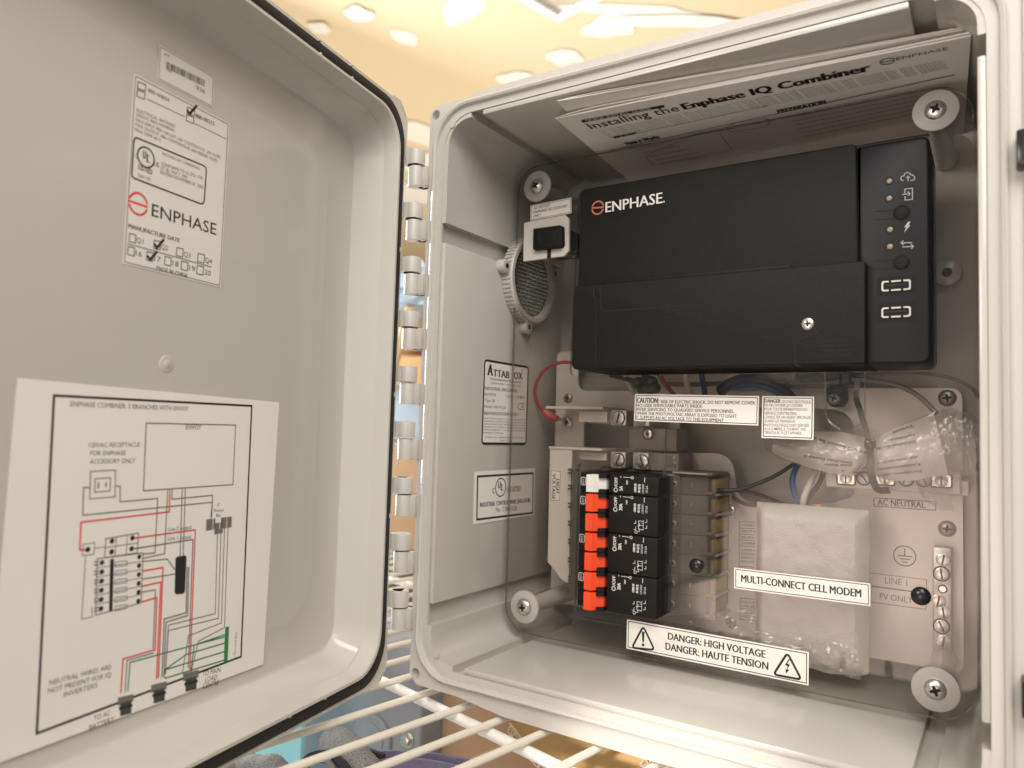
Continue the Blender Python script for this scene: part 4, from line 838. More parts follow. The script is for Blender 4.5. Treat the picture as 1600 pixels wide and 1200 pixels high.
# ================================================================== bracket, bus bars and lugs, left of the breakers
c13 = lambda x, y: (850+x/7.5, 600+y/7.5)
YK = 104.0
brk = empty('busbar_bracket', (-285, 125, -120), 'bent pale metal bracket with a HIGH VOLTAGE sticker left of the breakers', 'bracket')
q = [X(*z, YK) for z in ((860, 703), (893, 705), (889, 932), (877, 928), (866, 908), (863, 896), (856, 885))]
q = [X(*c9(*z), YK) for z in ((52, 384), (146, 390), (132, 960), (98, 940), (66, 895), (42, 868))]
mb = MB(); mb.prism(ccw(q), -YK-1.6, -YK, M['plate'], 0.25, 1); zt_ = q[0][1]
mb.box(q[0][0]-0.5, X(*c13(680, 780), YK)[0], zt_-0.2, zt_+1.6, -YP, -YK+0.8, M['plate'], 0.3)
mb.build('flange', brk)
mb = MB(); a, b = X(*c13(410, 792), 112), X(*c13(730, 900), 112); mb.prism(ccw(rpoly([(a[0], b[1]), (b[0], b[1]), (b[0], a[1]), (a[0], a[1])], [3.5, 0.3, 0.3, 0.3])), -114, -112, M['plate'], 0.2, 1); mb.build('tongue', brk)
st = Sticker((0, YK, 0), F_, c9(55, 475), c9(102, 478), c9(97, 612), c9(52, 607), border=0.35, inset=0.6)
def dtext(s, a, b, wpx):                       # top-to-bottom lettering
    p, q_, t = st.l(*a), st.l(*b), st.l(a[0]+wpx, a[1]); st.mb.text(s, p[0], p[1], hypot(q_[0]-p[0], q_[1]-p[1]), hypot(t[0]-p[0], t[1]-p[1]), M['ink'], st.top, atan2(q_[1]-p[1], q_[0]-p[0]), 0.02)
dtext('HIGH', c9(80, 513), c9(79, 573), 5.0); dtext('VOLTAGE', c9(64, 492), c9(61, 600), 5.0)
st.mb.build('high_voltage_label', brk)
bar2 = empty('upper_busbar', (-285, 125, -10), 'pale metal bus bar with a bent edge under the red wire terminal', 'bus bar')
a, b = X(*c13(20, 272), YK), X(*c13(690, 285), YK)
mb = MB(); mb.box(a[0], b[0], b[1]-0.8, b[1]+1.2, -YP, -YK, M['plate'], 0.3); mb.build('edge', bar2)
a, b = X(*c13(412, 318), 112), X(*c13(740, 450), 112); mb = MB(); mb.box(a[0], b[0], b[1], a[1], -114, -112, M['plate'], 0.3); mb.build('tongue', bar2)
a, b = X(*c13(135, 320), 138), X(*c13(462, 740), 138); mb = MB(); mb.box(a[0], b[0], b[1], a[1]+3, -140, -138, M['plate'], 0.3); mb.build('leg', bar2)
p = P(*c13(285, 452), 137.9); mb = MB(); mb.cyl(p, F_, 5.0, 0.8, M['steel'], 26); phillips(mb, p+V3((0, -0.8, 0)), F_, 4.4, M['steel'], M['groove'], 2.0, 0.5); mb.build('terminal_screw', bar2)
def lug(l, a, b, y, sc, label):
    p0, p1 = X(*c13(*a), y), X(*c13(*b), y); g = empty('terminal_lug', ((p0[0]+p1[0])/2, 140, p1[1]), label, 'terminal lug', 'grey terminal lugs above the breakers')
    mb = MB(); mb.box(p0[0], p1[0], p1[1], p0[1], -140, -y, M['alu'], 0.7); mb.box(p0[0]+3, p1[0]-3, p1[1]-0.02, p1[1]+3, -y-0.02, -y+0.5, M['grey_mid'], 0.2); mb.build('block', g)
    mb = MB(); q = P(*c13(*sc), y-0.6); mb.cyl(q+V3((0, 0.55, 0)), F_, 5.2, 0.1, M['groove'], 24); slotted(mb, q+V3((0, 0.4, 0)), F_, 4.6, M['steel'], M['groove'], 1.0, random.uniform(0.3, 1.2)); mb.build('lug_screw', g)
lug(0, (785, 302), (962, 492), 112, (872, 398), 'upper left grey metal lug with slotted screw beside the caution label')
lug(1, (780, 790), (952, 992), 112, (868, 890), 'lower left grey metal lug right above the black breakers')
lug(2, (1040, 797), (1222, 1002), 112, (1148, 910), 'lower grey metal lug second from the left above the breakers')
lug(3, (1048, 310), (1235, 498), 114, (1140, 380), 'grey metal lug mostly hidden behind the caution label')
ins = empty('lug_insulator', (-215, 140, -20), 'beige grey plastic insulator block behind the terminal lugs', 'insulator')
mb = MB(); a, b = X(*c13(1105, 515), 122), X(*c13(1550, 792), 122); mb.box(a[0], b[0], b[1], a[1], -YP, -122, M['grey_mid'], 0.8); mb.box(b[0]-9, b[0]-7.6, b[1], a[1], -122.2, -120.5, M['grey_mid'], 0.3)
mb.box(a[0]-9, a[0]+1.0, b[1], a[1], -YP, -126, M['grey_mid'], 0.6); mb.build('upper_block', ins)
mb = MB(); a, b = X(*c13(1215, 800), 116), X(*c13(1572, 1030), 116); mb.box(a[0]-3, b[0], b[1], a[1], -YP, -116, M['grey_mid'], 0.8)
for f in (0.18, 0.30, 0.55, 0.62): xq = a[0]+(b[0]-a[0])*f; mb.box(xq-0.4, xq+0.4, b[1]+0.2, a[1]-0.2, -117, -115.6, M['grey_mid'], 0.2)
a, b = X(*c13(1425, 838), 116), X(*c13(1552, 985), 116); mb.box(a[0], b[0], b[1], a[1], -117, -115.2, M['smoke'], 0.3); mb.build('lower_block', ins)
a, b = X(*c13(960, 540), 114), X(*c13(1240, 1000), 114)
mb = MB(); p = P(*c13(1222, 584), 122); mb.cyl(p, F_, 4.6, 0.6, M['grey_dark'], 24); slotted(mb, p+V3((0, -0.5, 0)), F_, 3.2, M['steel'], M['groove'], 0.8, 1.0); mb.cyl(p+V3((0, -1.2, 0)), F_, 1.3, 0.3, M['groove'], 14); mb.build('rivet', ins)

# smoky clear shield in front of the terminal housing
sh = MB(); x0s, x1s = X(1036, 850, 90)[0], X(1119, 850, 90)[0]
a = X(1045, 745, 90); b = X(1098, 966, 90); sh.prism(rr(a[0], x1s, b[1], a[1], 1.5, 3), -91.2, -90, M['smoke'], side=M['smoke']); sh.build('shield', base)

# ================================================================== neutral and ground bars
nb = empty('neutral_bar', (-75, 140, -32), 'cream plastic neutral bar with a row of screw terminals under the plastic bag', 'terminal bar')
YN = 118.0
mb = MB(); a, b = X(*c4(608, 560), YN), X(*c4(1250, 680), YN); bt = X(*c4(620, 635), YN)[1]
mb.box(a[0], X(*c4(1285, 600), YN)[0], bt-1, a[1]+3, -YP, -YN, M['cream'], 1.4, 3); mb.box(X(*c4(1040, 650), YN+3)[0], X(*c4(1325, 650), YN+3)[0], X(*c4(1100, 676), YN+3)[1], a[1]-2, -YP, -YN-3, M['cream'], 1.0)
mb.build('base', nb)
for k, (x, y, t) in enumerate(((710, 600, 1), (800, 600, 0), (905, 602, 1), (1010, 605, 0), (1100, 607, 0), (1187, 612, 1))):
    mb = MB(); p = P(*c4(x, y), YN-1)
    if t:
        fr = Fr(p, (1, 0, 0), (0, 0, 1)); mb.prism(rr(-5.6, 5.6, -4.2, 4.2, 1.5, 4), -0.8, 0.3, M['groove'], fr=fr, holes=[rr(-4.8, 4.8, -3.4, 3.4, 1, 4)[::-1]]); mb.prism(rr(-4.8, 4.8, -3.4, 3.4, 1, 4), -0.9, 0.1, M['steel'], fr=fr); slotted(mb, p+V3((0, -0.1, 0)), F_, 3.4, M['steel'], M['groove'], 1.0, 0.8)
    else: mb.cyl(p+V3((0, 0.8, 0)), F_, 4.4, 1.0, M['groove'], 22); slotted(mb, p+V3((0, 0.4, 0)), F_, 3.6, M['steel_dull'], M['groove'], 1.2, 0.4+k)
    mb.build('terminal_screw', nb)
gb = empty('ground_bar', (-37, YP, -125), 'narrow upright metal ground bar with slotted screws at the right of the plate', 'terminal bar')
YG = 136.0
mb = MB(); a, b = X(*c6(1128, 108), YG), X(*c6(1222, 108), YG); z0 = X(*c6(1175, 640), YG)[1]
mb.box(a[0], b[0], z0, a[1], -YP, -YG, M['alu'], 0.8); mb.build('bar', gb)
for k, (x, y) in enumerate(((1180, 173), (1172, 242), (1178, 316), (1157, 375), (1182, 433), (1172, 500), (1182, 575))):
    mb = MB(); p = P(*c6(x, y), YG)
    if k == 2: mb.cyl(p+V3((0, 0.1, 0)), F_, 4.4, 0.6, M['steel_dull'], 24); mb.cyl(p+V3((0, -0.4, 0)), F_, 2.6, 0.5, M['groove'], 20); mb.cyl(p+V3((0, -0.6, 0)), F_, 1.8, 0.5, M['steel'], 20)
    else:
        if k in (1, 5): mb.cyl(p+V3((0, 0.1, 0)), F_, 4.7, 0.3, M['groove'], 24)
        slotted(mb, p+V3((0, 0.1, 0)), F_, 3.9, M['steel'], M['groove'], 1.2, 0.6+0.3*(k % 3))
    mb.build('bar_screw', gb)

# ================================================================== accessory outlet and round vent fitting
YO = 79.5
ol = empty('power_outlet', (-285, 90, 118), 'beige plate with a black two-slot power outlet under the AC OUTLET label', 'outlet')
q = [X(*c11(*z), 77.0) for z in ((182, 592), (478, 534), (505, 562), (504, 796), (472, 832), (176, 872))]
mb = MB(); xs = (q[0][0]+q[5][0])/2; mb.prism(ccw(rpoly(q, [1.2, 0.6, 0.6, 0.6, 0.6, 0.8])), -78.6, -76.2, M['cream'], 0.3, 1); mb.build('plate', ol)
a, b = X(*c11(240, 640), 72), X(*c11(440, 790), 72); a2, b2 = X(*c11(250, 630), 72), X(*c11(465, 760), 72)
q = [X(*c11(*z), 72) for z in ((243, 632), (436, 606), (452, 616), (454, 748), (440, 765), (250, 786), (240, 778))]
mb = MB(); mb.prism(ccw(q), -110, -72, M['black'], 0.8, 2); mb.build('socket', ol)
st = Sticker((0, 72, 0), F_, c11(250, 630), c11(450, 610), c11(450, 760), c11(250, 780), back=False); st.top = 0.05
for a in (((283, 655), (305, 652), (304, 745), (282, 749)), ((388, 650), (412, 647), (412, 728), (388, 731))): st.fill([c11(*z) for z in a], 'groove')
st.line([c11(300, 640), c11(385, 629), c11(385, 748), c11(300, 760)], 0.35, 'groove', True); st.mb.build('slots', ol)
mb = MB(); a, b = X(*c11(347, 770), 76.1), X(*c11(372, 850), 76.1); mb.box(a[0], b[0], X(*c11(360, 848), 76.1)[1], a[1], -76.3, -75.9, M['groove']); mb.build('slit', ol)
mb = MB(); a = X(*c11(190, 880), 80); b = X(*c11(560, 960), 80); e = X(*c11(505, 660), 84); mb.box(e[0]-1.5, e[0]+1.2, e[1]-13, e[1], -95, -82, M['black'], 0.4); mb.build('clip', ol)
# vent on the left wall
vc = hit(832, 440, V3((-304, 0, 0)), V3((1, 0, 0)))
vt_ = empty('round_vent', (-314, vc.y, vc.z), 'round ribbed grey vent fitting with metal mesh on the left wall behind the outlet', 'vent')
pt, pb = hit(829, 366, V3((-303, 0, 0)), V3((1, 0, 0))), hit(838, 506, V3((-303, 0, 0)), V3((1, 0, 0)))
pl, prr_ = hit(801, 440, V3((-303, 0, 0)), V3((1, 0, 0))), hit(872, 440, V3((-303, 0, 0)), V3((1, 0, 0)))
VR = (pt.z-pb.z)/2*0.95; vz = (pt.z+pb.z)/2; vy = vc.y+6
fr = Fr((-314, vy, vz), (0, 1, 0), (0, 0, 1), (1, 0, 0))
mb = MB(fr); prof = [(VR+1, 0), (VR+1, 7.0), (VR, 8.5), (VR-3.0, 8.5), (VR-4.0, 7.5), (VR-4.4, 3.0)]
mb.loft([[fr.p(r*cos(2*pi*i/48), r*sin(2*pi*i/48), n) for i in range(48)] for r, n in prof], M['shell_matt'], False, False)
mb.build('ring', vt_)
mb = MB(fr)
for k in range(64):
    a = 2*pi*k/64; f2 = Fr(fr.p((VR+1)*cos(a), (VR+1)*sin(a), 0), fr.p(1, 0)*cos(a)-fr.p(0, 0)*cos(a)+(fr.p(0, 1)-fr.p(0, 0))*sin(a), (1, 0, 0)); mb.box(-0.3, 0.9, 0.5, 7.0, -0.7, 0.7, M['shell_matt'], fr=f2)
mb.build('ribs', vt_)
for a in (radians(180-8), radians(265), radians(20)):
    mb = MB(fr); cx, cy = (VR+4.5)*cos(a), (VR+4.5)*sin(a); mb.prism(circ(cx, cy, 5.2, 24), 0, 6.5, M['shell_matt'], 0.7, 2); mb.prism(circ(cx, cy, 2.0, 14), 6.4, 6.65, M['gasket']); mb.build('screw_lug', vt_)
mb = MB(fr); mb.prism(circ(0, 0, VR-4.2, 40), 1.5, 3.6, M['mesh']); rr_ = VR-5.2
i = -14
for i in range(-9, 10):
    for j in range(-10, 11):
        x, y = i*3.5+(j % 2)*1.75, j*3.0
        if hypot(x, y) < rr_:
            mb.dome(fr.p(x, y, 3.6), fr.N, 1.35, 0.9, M['mesh_bead'], 6, 2)
mb.build('mesh', vt_)
# ================================================================== wires
def wire(name, label, pts, r, m, group=None, smooth=8, extra=None, cat='wire'):
    """pts: (u, v, y) where the wire passes"""
    q = [P(*p) for p in pts]; mb = MB(); mb.tube(q, r, M[m], 12, smooth)
    if extra: extra(mb, q)
    return tag(mb.build(name, None, q[0]), label, cat, group)
wire('wire', 'thin red wire looping from the gateway to a crimped terminal at left', [(905, 569, 108), (880, 566, 110), (856, 574, 112), (841, 592, 114), (836, 612, 116), (841, 632, 120), (852, 647, 124)], 1.35, 'red')
w_ = empty('crimp_terminal', P(872, 655, 130), 'red crimped ring terminal on the screw of the upper bus bar', 'terminal')
mb = MB(); mb.tube([P(850, 642, 124), P(858, 649, 126), P(872, 655, 129)], lambda t: 2.5+0.9*sin(pi*t), M['crimp'], 14, 6); mb.build('sleeve', w_)
mb = MB(); mb.tube([P(871, 654, 129), P(882, 658, 134)], 1.2, M['steel'], 10, 0); mb.build('tang', w_)
g = 'wires below the gateway'
wire('wire', 'white wire dropping from the left end of the gateway behind the caution label', [(972, 575, 112), (978, 590, 116), (986, 606, 120), (996, 625, 126)], 1.7, 'white_ins', g)
wire('wire', 'black wire bent left beside the black connector under the gateway', [(954, 586, 118), (972, 590, 116), (990, 596, 115), (1006, 602, 116)], 1.9, 'black_ins', g)
wire('wire', 'red wire coming out of the black connector under the gateway', [(1028, 578, 112), (1034, 592, 114), (1044, 606, 118), (1056, 620, 124)], 1.6, 'red', g)
wire('wire', 'thick white wire hanging under the middle of the gateway', [(1071, 574, 110), (1072, 590, 112), (1075, 606, 116), (1083, 622, 122)], 2.2, 'white_ins', g)
wire('wire', 'short blue wire hanging next to the thick white wire', [(1095, 576, 110), (1097, 590, 112), (1100, 606, 118), (1102, 622, 124)], 1.9, 'blue', g)
def clump():
    o = empty('wire_connector', P(1012, 602, 112), 'lumpy black connector under the gateway above the caution label', 'connector'); mb = MB()
    for u, v, r in ((1004, 600, 4.8), (1018, 598, 5.0), (1012, 608, 5.6), (1024, 606, 4.2)): mb.cyl(P(u, v, 118), F_, r, 9, M['black_ins'], 14, bev=1.2)
    mb.tube([P(1003, 575, 110), P(1008, 590, 112), P(1012, 604, 114)], 2.4, M['black_ins'], 10, 5); mb.build('housing', o)
clump()
wire('cable', 'dark blue cable bundle curving down under the gateway to the right of the caution label', [(1126, 612, 122), (1140, 600, 118), (1160, 593, 114), (1185, 594, 112), (1210, 602, 114), (1232, 618, 118), (1245, 640, 124)], 3.8, 'navy', g, cat='cable')
wire('cable', 'second dark blue cable lying over the bundle under the gateway', [(1150, 604, 118), (1172, 600, 112), (1200, 606, 110), (1222, 618, 114), (1236, 636, 120)], 2.3, 'blue', g, cat='cable')
wire('cable', 'grey cable running along under the gateway to the black clip', [(1042, 600, 126), (1080, 601, 126), (1140, 599, 127), (1220, 599, 124), (1300, 597, 120), (1320, 592, 118)], 1.6, 'grey_ins', g, cat='cable')
wire('cable', 'second grey cable under the gateway just below the first', [(1120, 607, 128), (1180, 607, 128), (1240, 604, 126), (1296, 602, 122)], 1.6, 'grey_ins', g, cat='cable')
wire('cable', 'clear grey cable arching from the black clip to the plastic bag', [(1326, 592, 118), (1360, 594, 116), (1396, 600, 114), (1428, 614, 112), (1450, 632, 110), (1463, 646, 108)], 1.5, 'grey_ins', cat='cable')
wire('cable', 'thin grey lead curving over the top right corner of the back plate', [(1330, 586, 136), (1400, 581, 138), (1450, 584, 140), (1490, 592, 142), (1518, 606, 142), (1528, 622, 142)], 1.0, 'grey_ins', cat='cable')
# cable clip with its screw
cl = empty('cable_clip', P(1303, 620, YP), 'black plastic cable clip screwed to the plate beside the cable tie', 'cable clip')
mb = MB(); q = [X(*z, 128) for z in ((1291, 592), (1318, 590), (1318, 624), (1311, 634), (1298, 635), (1291, 626))]; mb.prism(ccw(q), -YP, -128, M['black_ins'], 0.8, 2); a = X(1312, 578, 116); b = X(1330, 602, 116); mb.box(a[0], b[0], b[1], a[1]+2, -135, -114, M['black_ins'], 1.6, 3); mb.build('strap', cl)
mb = MB(); phillips(mb, P(1303, 622, 127.9), F_, 4.3, M['steel_dull'], M['groove'], 1.6, 0.4); mb.build('clip_screw', cl)
# wires from the branch terminals
fe = lambda mb, q: mb.tube([q[0]+V3((-5.5, 1, 0.5)), q[0]+V3((2.5, 0, 0))], 2.6, M['blue'], 12, 0)
g = 'wires at the branch terminals'
wire('wire', 'black wire with a blue ferrule rising to the right from branch 1', [(1112, 765, 104), (1132, 766, 104), (1152, 765, 106), (1180, 757, 108), (1212, 743, 112), (1242, 724, 118), (1262, 712, 122)], 1.3, 'black_ins', g, extra=fe)
wire('wire', 'black wire falling to the right from the blue ferrule at branch 1', [(1112, 767, 106), (1135, 768, 106), (1152, 766, 107), (1176, 770, 112), (1200, 778, 118), (1222, 787, 124)], 1.3, 'black_ins', g)
wire('wire', 'blue wire bowed downward between the bag and the foam pouch', [(1250, 722, 122), (1242, 735, 118), (1238, 752, 115), (1241, 770, 114), (1247, 782, 115), (1252, 796, 118)], 1.8, 'blue', 'wires behind the foam pouch')
wire('wire', 'white wire leading down from the bag into the foam pouch', [(1277, 730, 124), (1270, 744, 120), (1262, 762, 116), (1256, 778, 115), (1252, 796, 118)], 2.1, 'white_ins', 'wires behind the foam pouch')
wire('wire', 'black wire curving down behind the white wire to the foam pouch', [(1287, 728, 130), (1285, 744, 128), (1277, 760, 124), (1266, 774, 122), (1256, 792, 122)], 1.6, 'black_ins', 'wires behind the foam pouch')
wire('copper_wire', 'bare copper strap lying across the plate above the foam pouch', [(1146, 772, 146.2), (1150, 780, 140), (1168, 788, 132), (1200, 789, 128), (1240, 788, 126), (1284, 790, 126)], 1.5, 'copper')

# ================================================================== foam pouch (wrapped modem)
fo = empty('foam_pouch', (-100, 120, -135), 'translucent white foam pouch wrapped around the cell modem behind the clear cover', 'pouch')
y0f = 96.0
tl, tr, br, bl = (X(*z, y0f) for z in ((1173, 790), (1352, 796), (1352, 1048), (1173, 1006)))
x0, x1 = (tl[0]+bl[0])/2, (tr[0]+br[0])/2; z1 = (tl[1]+tr[1])/2; z0 = X(1270, 1046, y0f)[1]
nx, nz = 44, 56; front, back = [], []
for j in range(nz+1):
    for i in range(nx+1):
        s, t = i/nx, j/nz
        ex = 1-abs(2*s-1)**5; ez = 1-abs(2*t-1)**8
        edge = max(0, min(1, min(s, 1-s)/0.07)); bot = max(0, min(1, t/0.06))
        cr_ = noise.noise(V3((s*7, t*9, 1.3)))*1.5+noise.noise(V3((s*20, t*24, 4)))*0.5
        wob = noise.noise(V3((t*6, 2, 0)))*1.2*(1 if s in (0, 1) else 0)
        x = x0+(x1-x0)*s+wob; z = z0+(z1-z0)*t+(noise.noise(V3((s*5, 9, 0)))*2.2+(-4.0*(1-abs(2*s-1)**3)) if j == 0 else 0)
        front.append(V3((x, y0f+13-(10*min(1, ex*1.5)*min(1, ez*1.3))+cr_*min(edge, bot), z)))
        back.append(V3((x, y0f+18+14*min(1, ex*1.2)*min(1, ez*1.2), z)))
k = nx+1; fs = [(j*k+i, j*k+i+1, (j+1)*k+i+1, (j+1)*k+i) for j in range(nz) for i in range(nx)]
mb = MB(); mb.add(front, fs, M['foam']); mb.add(back, [f[::-1] for f in fs], M['foam'])
n0 = len(front); per = [i for i in range(k)]+[j*k+nx for j in range(1, nz+1)]+[nz*k+i for i in range(nx-1, -1, -1)]+[j*k for j in range(nz-1, 0, -1)]
mb.add([front[i] for i in per]+[back[i] for i in per], [(i, (i+1) % len(per), len(per)+(i+1) % len(per), len(per)+i) for i in range(len(per))], M['foam'])
mb.build('foam_sheet', fo)
mb = MB(); mb.box(x0+9, x1-12, z0+16, z1-8, -y0f-24, -y0f-15, M['grey_mid'], 2.5); mb.box((x0+x1)/2-6, (x0+x1)/2+4, z0+40, z1-18, -y0f-15, -y0f-13.5, M['grey_dark'], 0.5); mb.build('modem', fo)
# crinkled film along the bottom edge and the torn flap at right
def film(name, parent, corners, y, nx, nz, amp, m, seed=0, sc=8):
    q = [P(*c, y) for c in corners]; vs = []
    for j in range(nz+1):
        for i in range(nx+1):
            s, t = i/nx, j/nz; p = (q[3]*(1-s)+q[2]*s)*(1-t)+(q[0]*(1-s)+q[1]*s)*t
            d = noise.noise(V3((s*sc+seed, t*sc, seed)))*amp+noise.noise(V3((s*sc*2.3, t*sc*2.6+seed, 5)))*amp*0.5+abs(noise.noise(V3((s*sc*0.9+t*3, seed*2, t*2))))*amp
            vs.append(p+V3((noise.noise(V3((s*6, t*6, seed+9)))*amp*0.5, d, noise.noise(V3((t*5, s*7, seed)))*amp*0.6)))
    k = nx+1; mb = MB(); mb.add(vs, [(j*k+i, j*k+i+1, (j+1)*k+i+1, (j+1)*k+i) for j in range(nz) for i in range(nx)], m); return mb.build(name, parent)
film('film_edge', fo, [(1000, 966), (1180, 950), (1180, 1012), (1000, 985)], 98, 40, 14, 2.2, M['film'], 2)
film('film_edge', fo, [(1172, 985), (1340, 1010), (1345, 1062), (1178, 1024)], 94, 40, 14, 1.5, M['film'], 5)

# ================================================================== plastic bag with folded leaflet, cable tie
bag = empty('plastic_bag', P(1360, 740, 112), 'crinkled clear plastic bag holding a white German instruction sheet pinched by a cable tie', 'bag')
def bagsheet(name, outline_t, outline_b, yf, m, nx=48, nz=22, amp=1.6, seed=0, th=0.0):
    """outline_t / outline_b: matching polylines of the top and bottom edges in the photograph"""
    def at(pl, s):
        f = s*(len(pl)-1); i = min(int(f), len(pl)-2); t = f-i; return (pl[i][0]*(1-t)+pl[i+1][0]*t, pl[i][1]*(1-t)+pl[i+1][1]*t)
    vs = []
    for j in range(nz+1):
        for i in range(nx+1):
            s, t = i/nx, j/nz; a, b = at(outline_t, s), at(outline_b, s); u, v = a[0]*(1-t)+b[0]*t, a[1]*(1-t)+b[1]*t
            y = yf(s, t)+noise.noise(V3((s*8+seed, t*5, seed)))*amp+noise.noise(V3((s*19, t*13+seed, 3)))*amp*0.35
            vs.append(P(u, v, y))
    k = nx+1; mb = MB(); mb.add(vs, [(j*k+i, (j+1)*k+i, (j+1)*k+i+1, j*k+i+1) for j in range(nz) for i in range(nx)], m); return mb, mb.build(name, bag)
c14 = lambda x, y: (1180+x/4.21, 570+y/4.21)
belly = lambda y0, d: (lambda s, t: y0+d*(2*t-1)**2)
pin = (748, 520)
lt = [c14(*q) for q in ((128, 482), (200, 470), (380, 440), (560, 440), (700, 470), (742, 500))]
lb = [c14(*q) for q in ((106, 572), (200, 620), (330, 668), (480, 710), (640, 735), (752, 640))]
_, o = bagsheet('leaflet', lt, lb, belly(101, 7), M['paper'], amp=1.0, seed=1)
rt = [c14(*q) for q in ((770, 500), (830, 462), (930, 410), (1050, 368), (1130, 338), (1175, 318))]
rb = [c14(*q) for q in ((752, 650), (800, 735), (900, 765), (1050, 760), (1180, 735), (1270, 725))]
_, o2 = bagsheet('leaflet', rt, rb, belly(100, 6), M['paper'], amp=0.9, seed=4)
bt = [c14(*q) for q in ((60, 500), (128, 468), (380, 425), (560, 430), (690, 462), (748, 505))]
bb = [c14(*q) for q in ((62, 548), (150, 610), (330, 680), (480, 722), (640, 745), (752, 600))]
bagsheet('film', bt, bb, belly(98, 7), M['film'], amp=2.2, seed=7)
bt = [c14(*q) for q in ((748, 505), (840, 450), (1000, 380), (1180, 305), (1290, 280), (1400, 318), (1480, 360))]
bb = [c14(*q) for q in ((752, 600), (800, 740), (920, 775), (1080, 770), (1280, 745), (1400, 720), (1490, 700))]
bagsheet('film', bt, bb, belly(96, 7), M['film'], nx=70, nz=34, amp=2.6, seed=11)
bt = [c14(*q) for q in ((1175, 305), (1240, 285), (1300, 290), (1400, 330), (1470, 370))]
bb = [c14(*q) for q in ((1270, 735), (1320, 720), (1380, 730), (1430, 715), (1480, 690))]
bagsheet('film', bt, bb, belly(104, 5), M['film'], nx=40, nz=34, amp=3.6, seed=15)
bt = [c14(*q) for q in ((0, 25), (150, 12), (300, 20), (440, 30))]
bb = [c14(*q) for q in ((0, 100), (150, 120), (300, 128), (440, 115))]
bagsheet('film', bt, bb, belly(106, 4), M['film'], nx=36, nz=14, amp=2.6, seed=19)
bt = [c14(*q) for q in ((1060, 760), (1120, 770), (1180, 760), (1250, 740))]
bb = [c14(*q) for q in ((1075, 830), (1120, 900), (1230, 960), (1310, 965))]
bagsheet('film', bt, bb, belly(110, 4), M['film'], nx=24, nz=20, amp=2.4, seed=23)
bq = [c14(*q) for q in ((458, 20), (462, 280), (470, 340), (500, 385), (560, 425))]
mb = MB(); mb.tube([P(*q, 100) for q in bq], 0.8, M['film'], 8, 6); mb.build('seam', bag)
mb = MB(); mb.tube([P(*c14(*q), 100) for q in ((722, 10), (720, 180), (722, 330), (690, 390), (640, 430))], 0.5, M['film'], 8, 6); mb.build('seam', bag)
# upside-down lettering on the sheet
def ptext(S_, s, a, b, hpx, bold=0.0):
    p, q, t = S_.l(*a), S_.l(*b), S_.l(a[0], a[1]+hpx); S_.mb.text(s, p[0], p[1], hypot(q[0]-p[0], q[1]-p[1]), hypot(t[0]-p[0], t[1]-p[1]), M['ink'], S_.top, atan2(q[1]-p[1], q[0]-p[0]), 0.015)
def lettering(lines, yq, parent, seed, amp, y0, d, T_, B_):
    """each line hugs the sheet: its glyphs are set on a frame and then dropped on the sheet's surface"""
    def at(pl, s):
        f = max(0, min(1, s))*(len(pl)-1); i = min(int(f), len(pl)-2); t = f-i; return (pl[i][0]*(1-t)+pl[i+1][0]*t, pl[i][1]*(1-t)+pl[i+1][1]*t)
    S_ = Sticker((0, yq, 0), F_, c14(100, 300), c14(1300, 300), c14(1300, 800), c14(100, 800), back=False); S_.top = 0
    for s, a, b, h in lines: ptext(S_, s, c14(*a), c14(*b), h/4.21)
    o = []
    for v in S_.mb.v:
        v = V3(v); dlt = v-CAM; # find the sheet's depth along this line of type
        cam_uv = (800+FPX*dlt.dot(CR)/dlt.dot(_f), 600-FPX*dlt.dot(CU)/dlt.dot(_f))
        lo, hi = 0.0, 1.0
        for _ in range(24):
            m_ = (lo+hi)/2; au = at(T_, m_)[0]*0.5+at(B_, m_)[0]*0.5
            if au < cam_uv[0]: lo = m_
            else: hi = m_
        s_ = (lo+hi)/2; ta, tb = at(T_, s_), at(B_, s_); t_ = max(0, min(1, (cam_uv[1]-ta[1])/max(1, tb[1]-ta[1])))
        y = y0+d*(2*t_-1)**2+noise.noise(V3((s_*8+seed, t_*5, seed)))*amp+noise.noise(V3((s_*19, t_*13+seed, 3)))*amp*0.35
        o.append(tuple(P(cam_uv[0], cam_uv[1], y-0.5-0.0)))
    S_.mb.v = o; S_.mb.build('lettering', parent)
lettering([('en und sichern Sie d', (730, 572), (388, 475), 22), ('zwischen Envoy-S', (640, 640), (320, 592), 19), ('dass keine', (640, 655), (445, 650), 18), ('Gebeierten', (745, 712), (572, 692), 18)], 100, o, 1, 1.0, 101, 7, lt, lb)
lettering([('Verwend', (1035, 392), (900, 440), 19), ('Ferritkern.', (1045, 452), (880, 490), 20), ('Schließen Sie de', (1053, 495), (790, 545), 21), ('und anderen Ger', (1072, 598), (800, 640), 19), ('Kommunikations', (1083, 645), (800, 682), 20), ('Ferritkern, um s', (1092, 690), (810, 722), 19)], 98, o2, 4, 0.9, 100, 6, rt, rb)
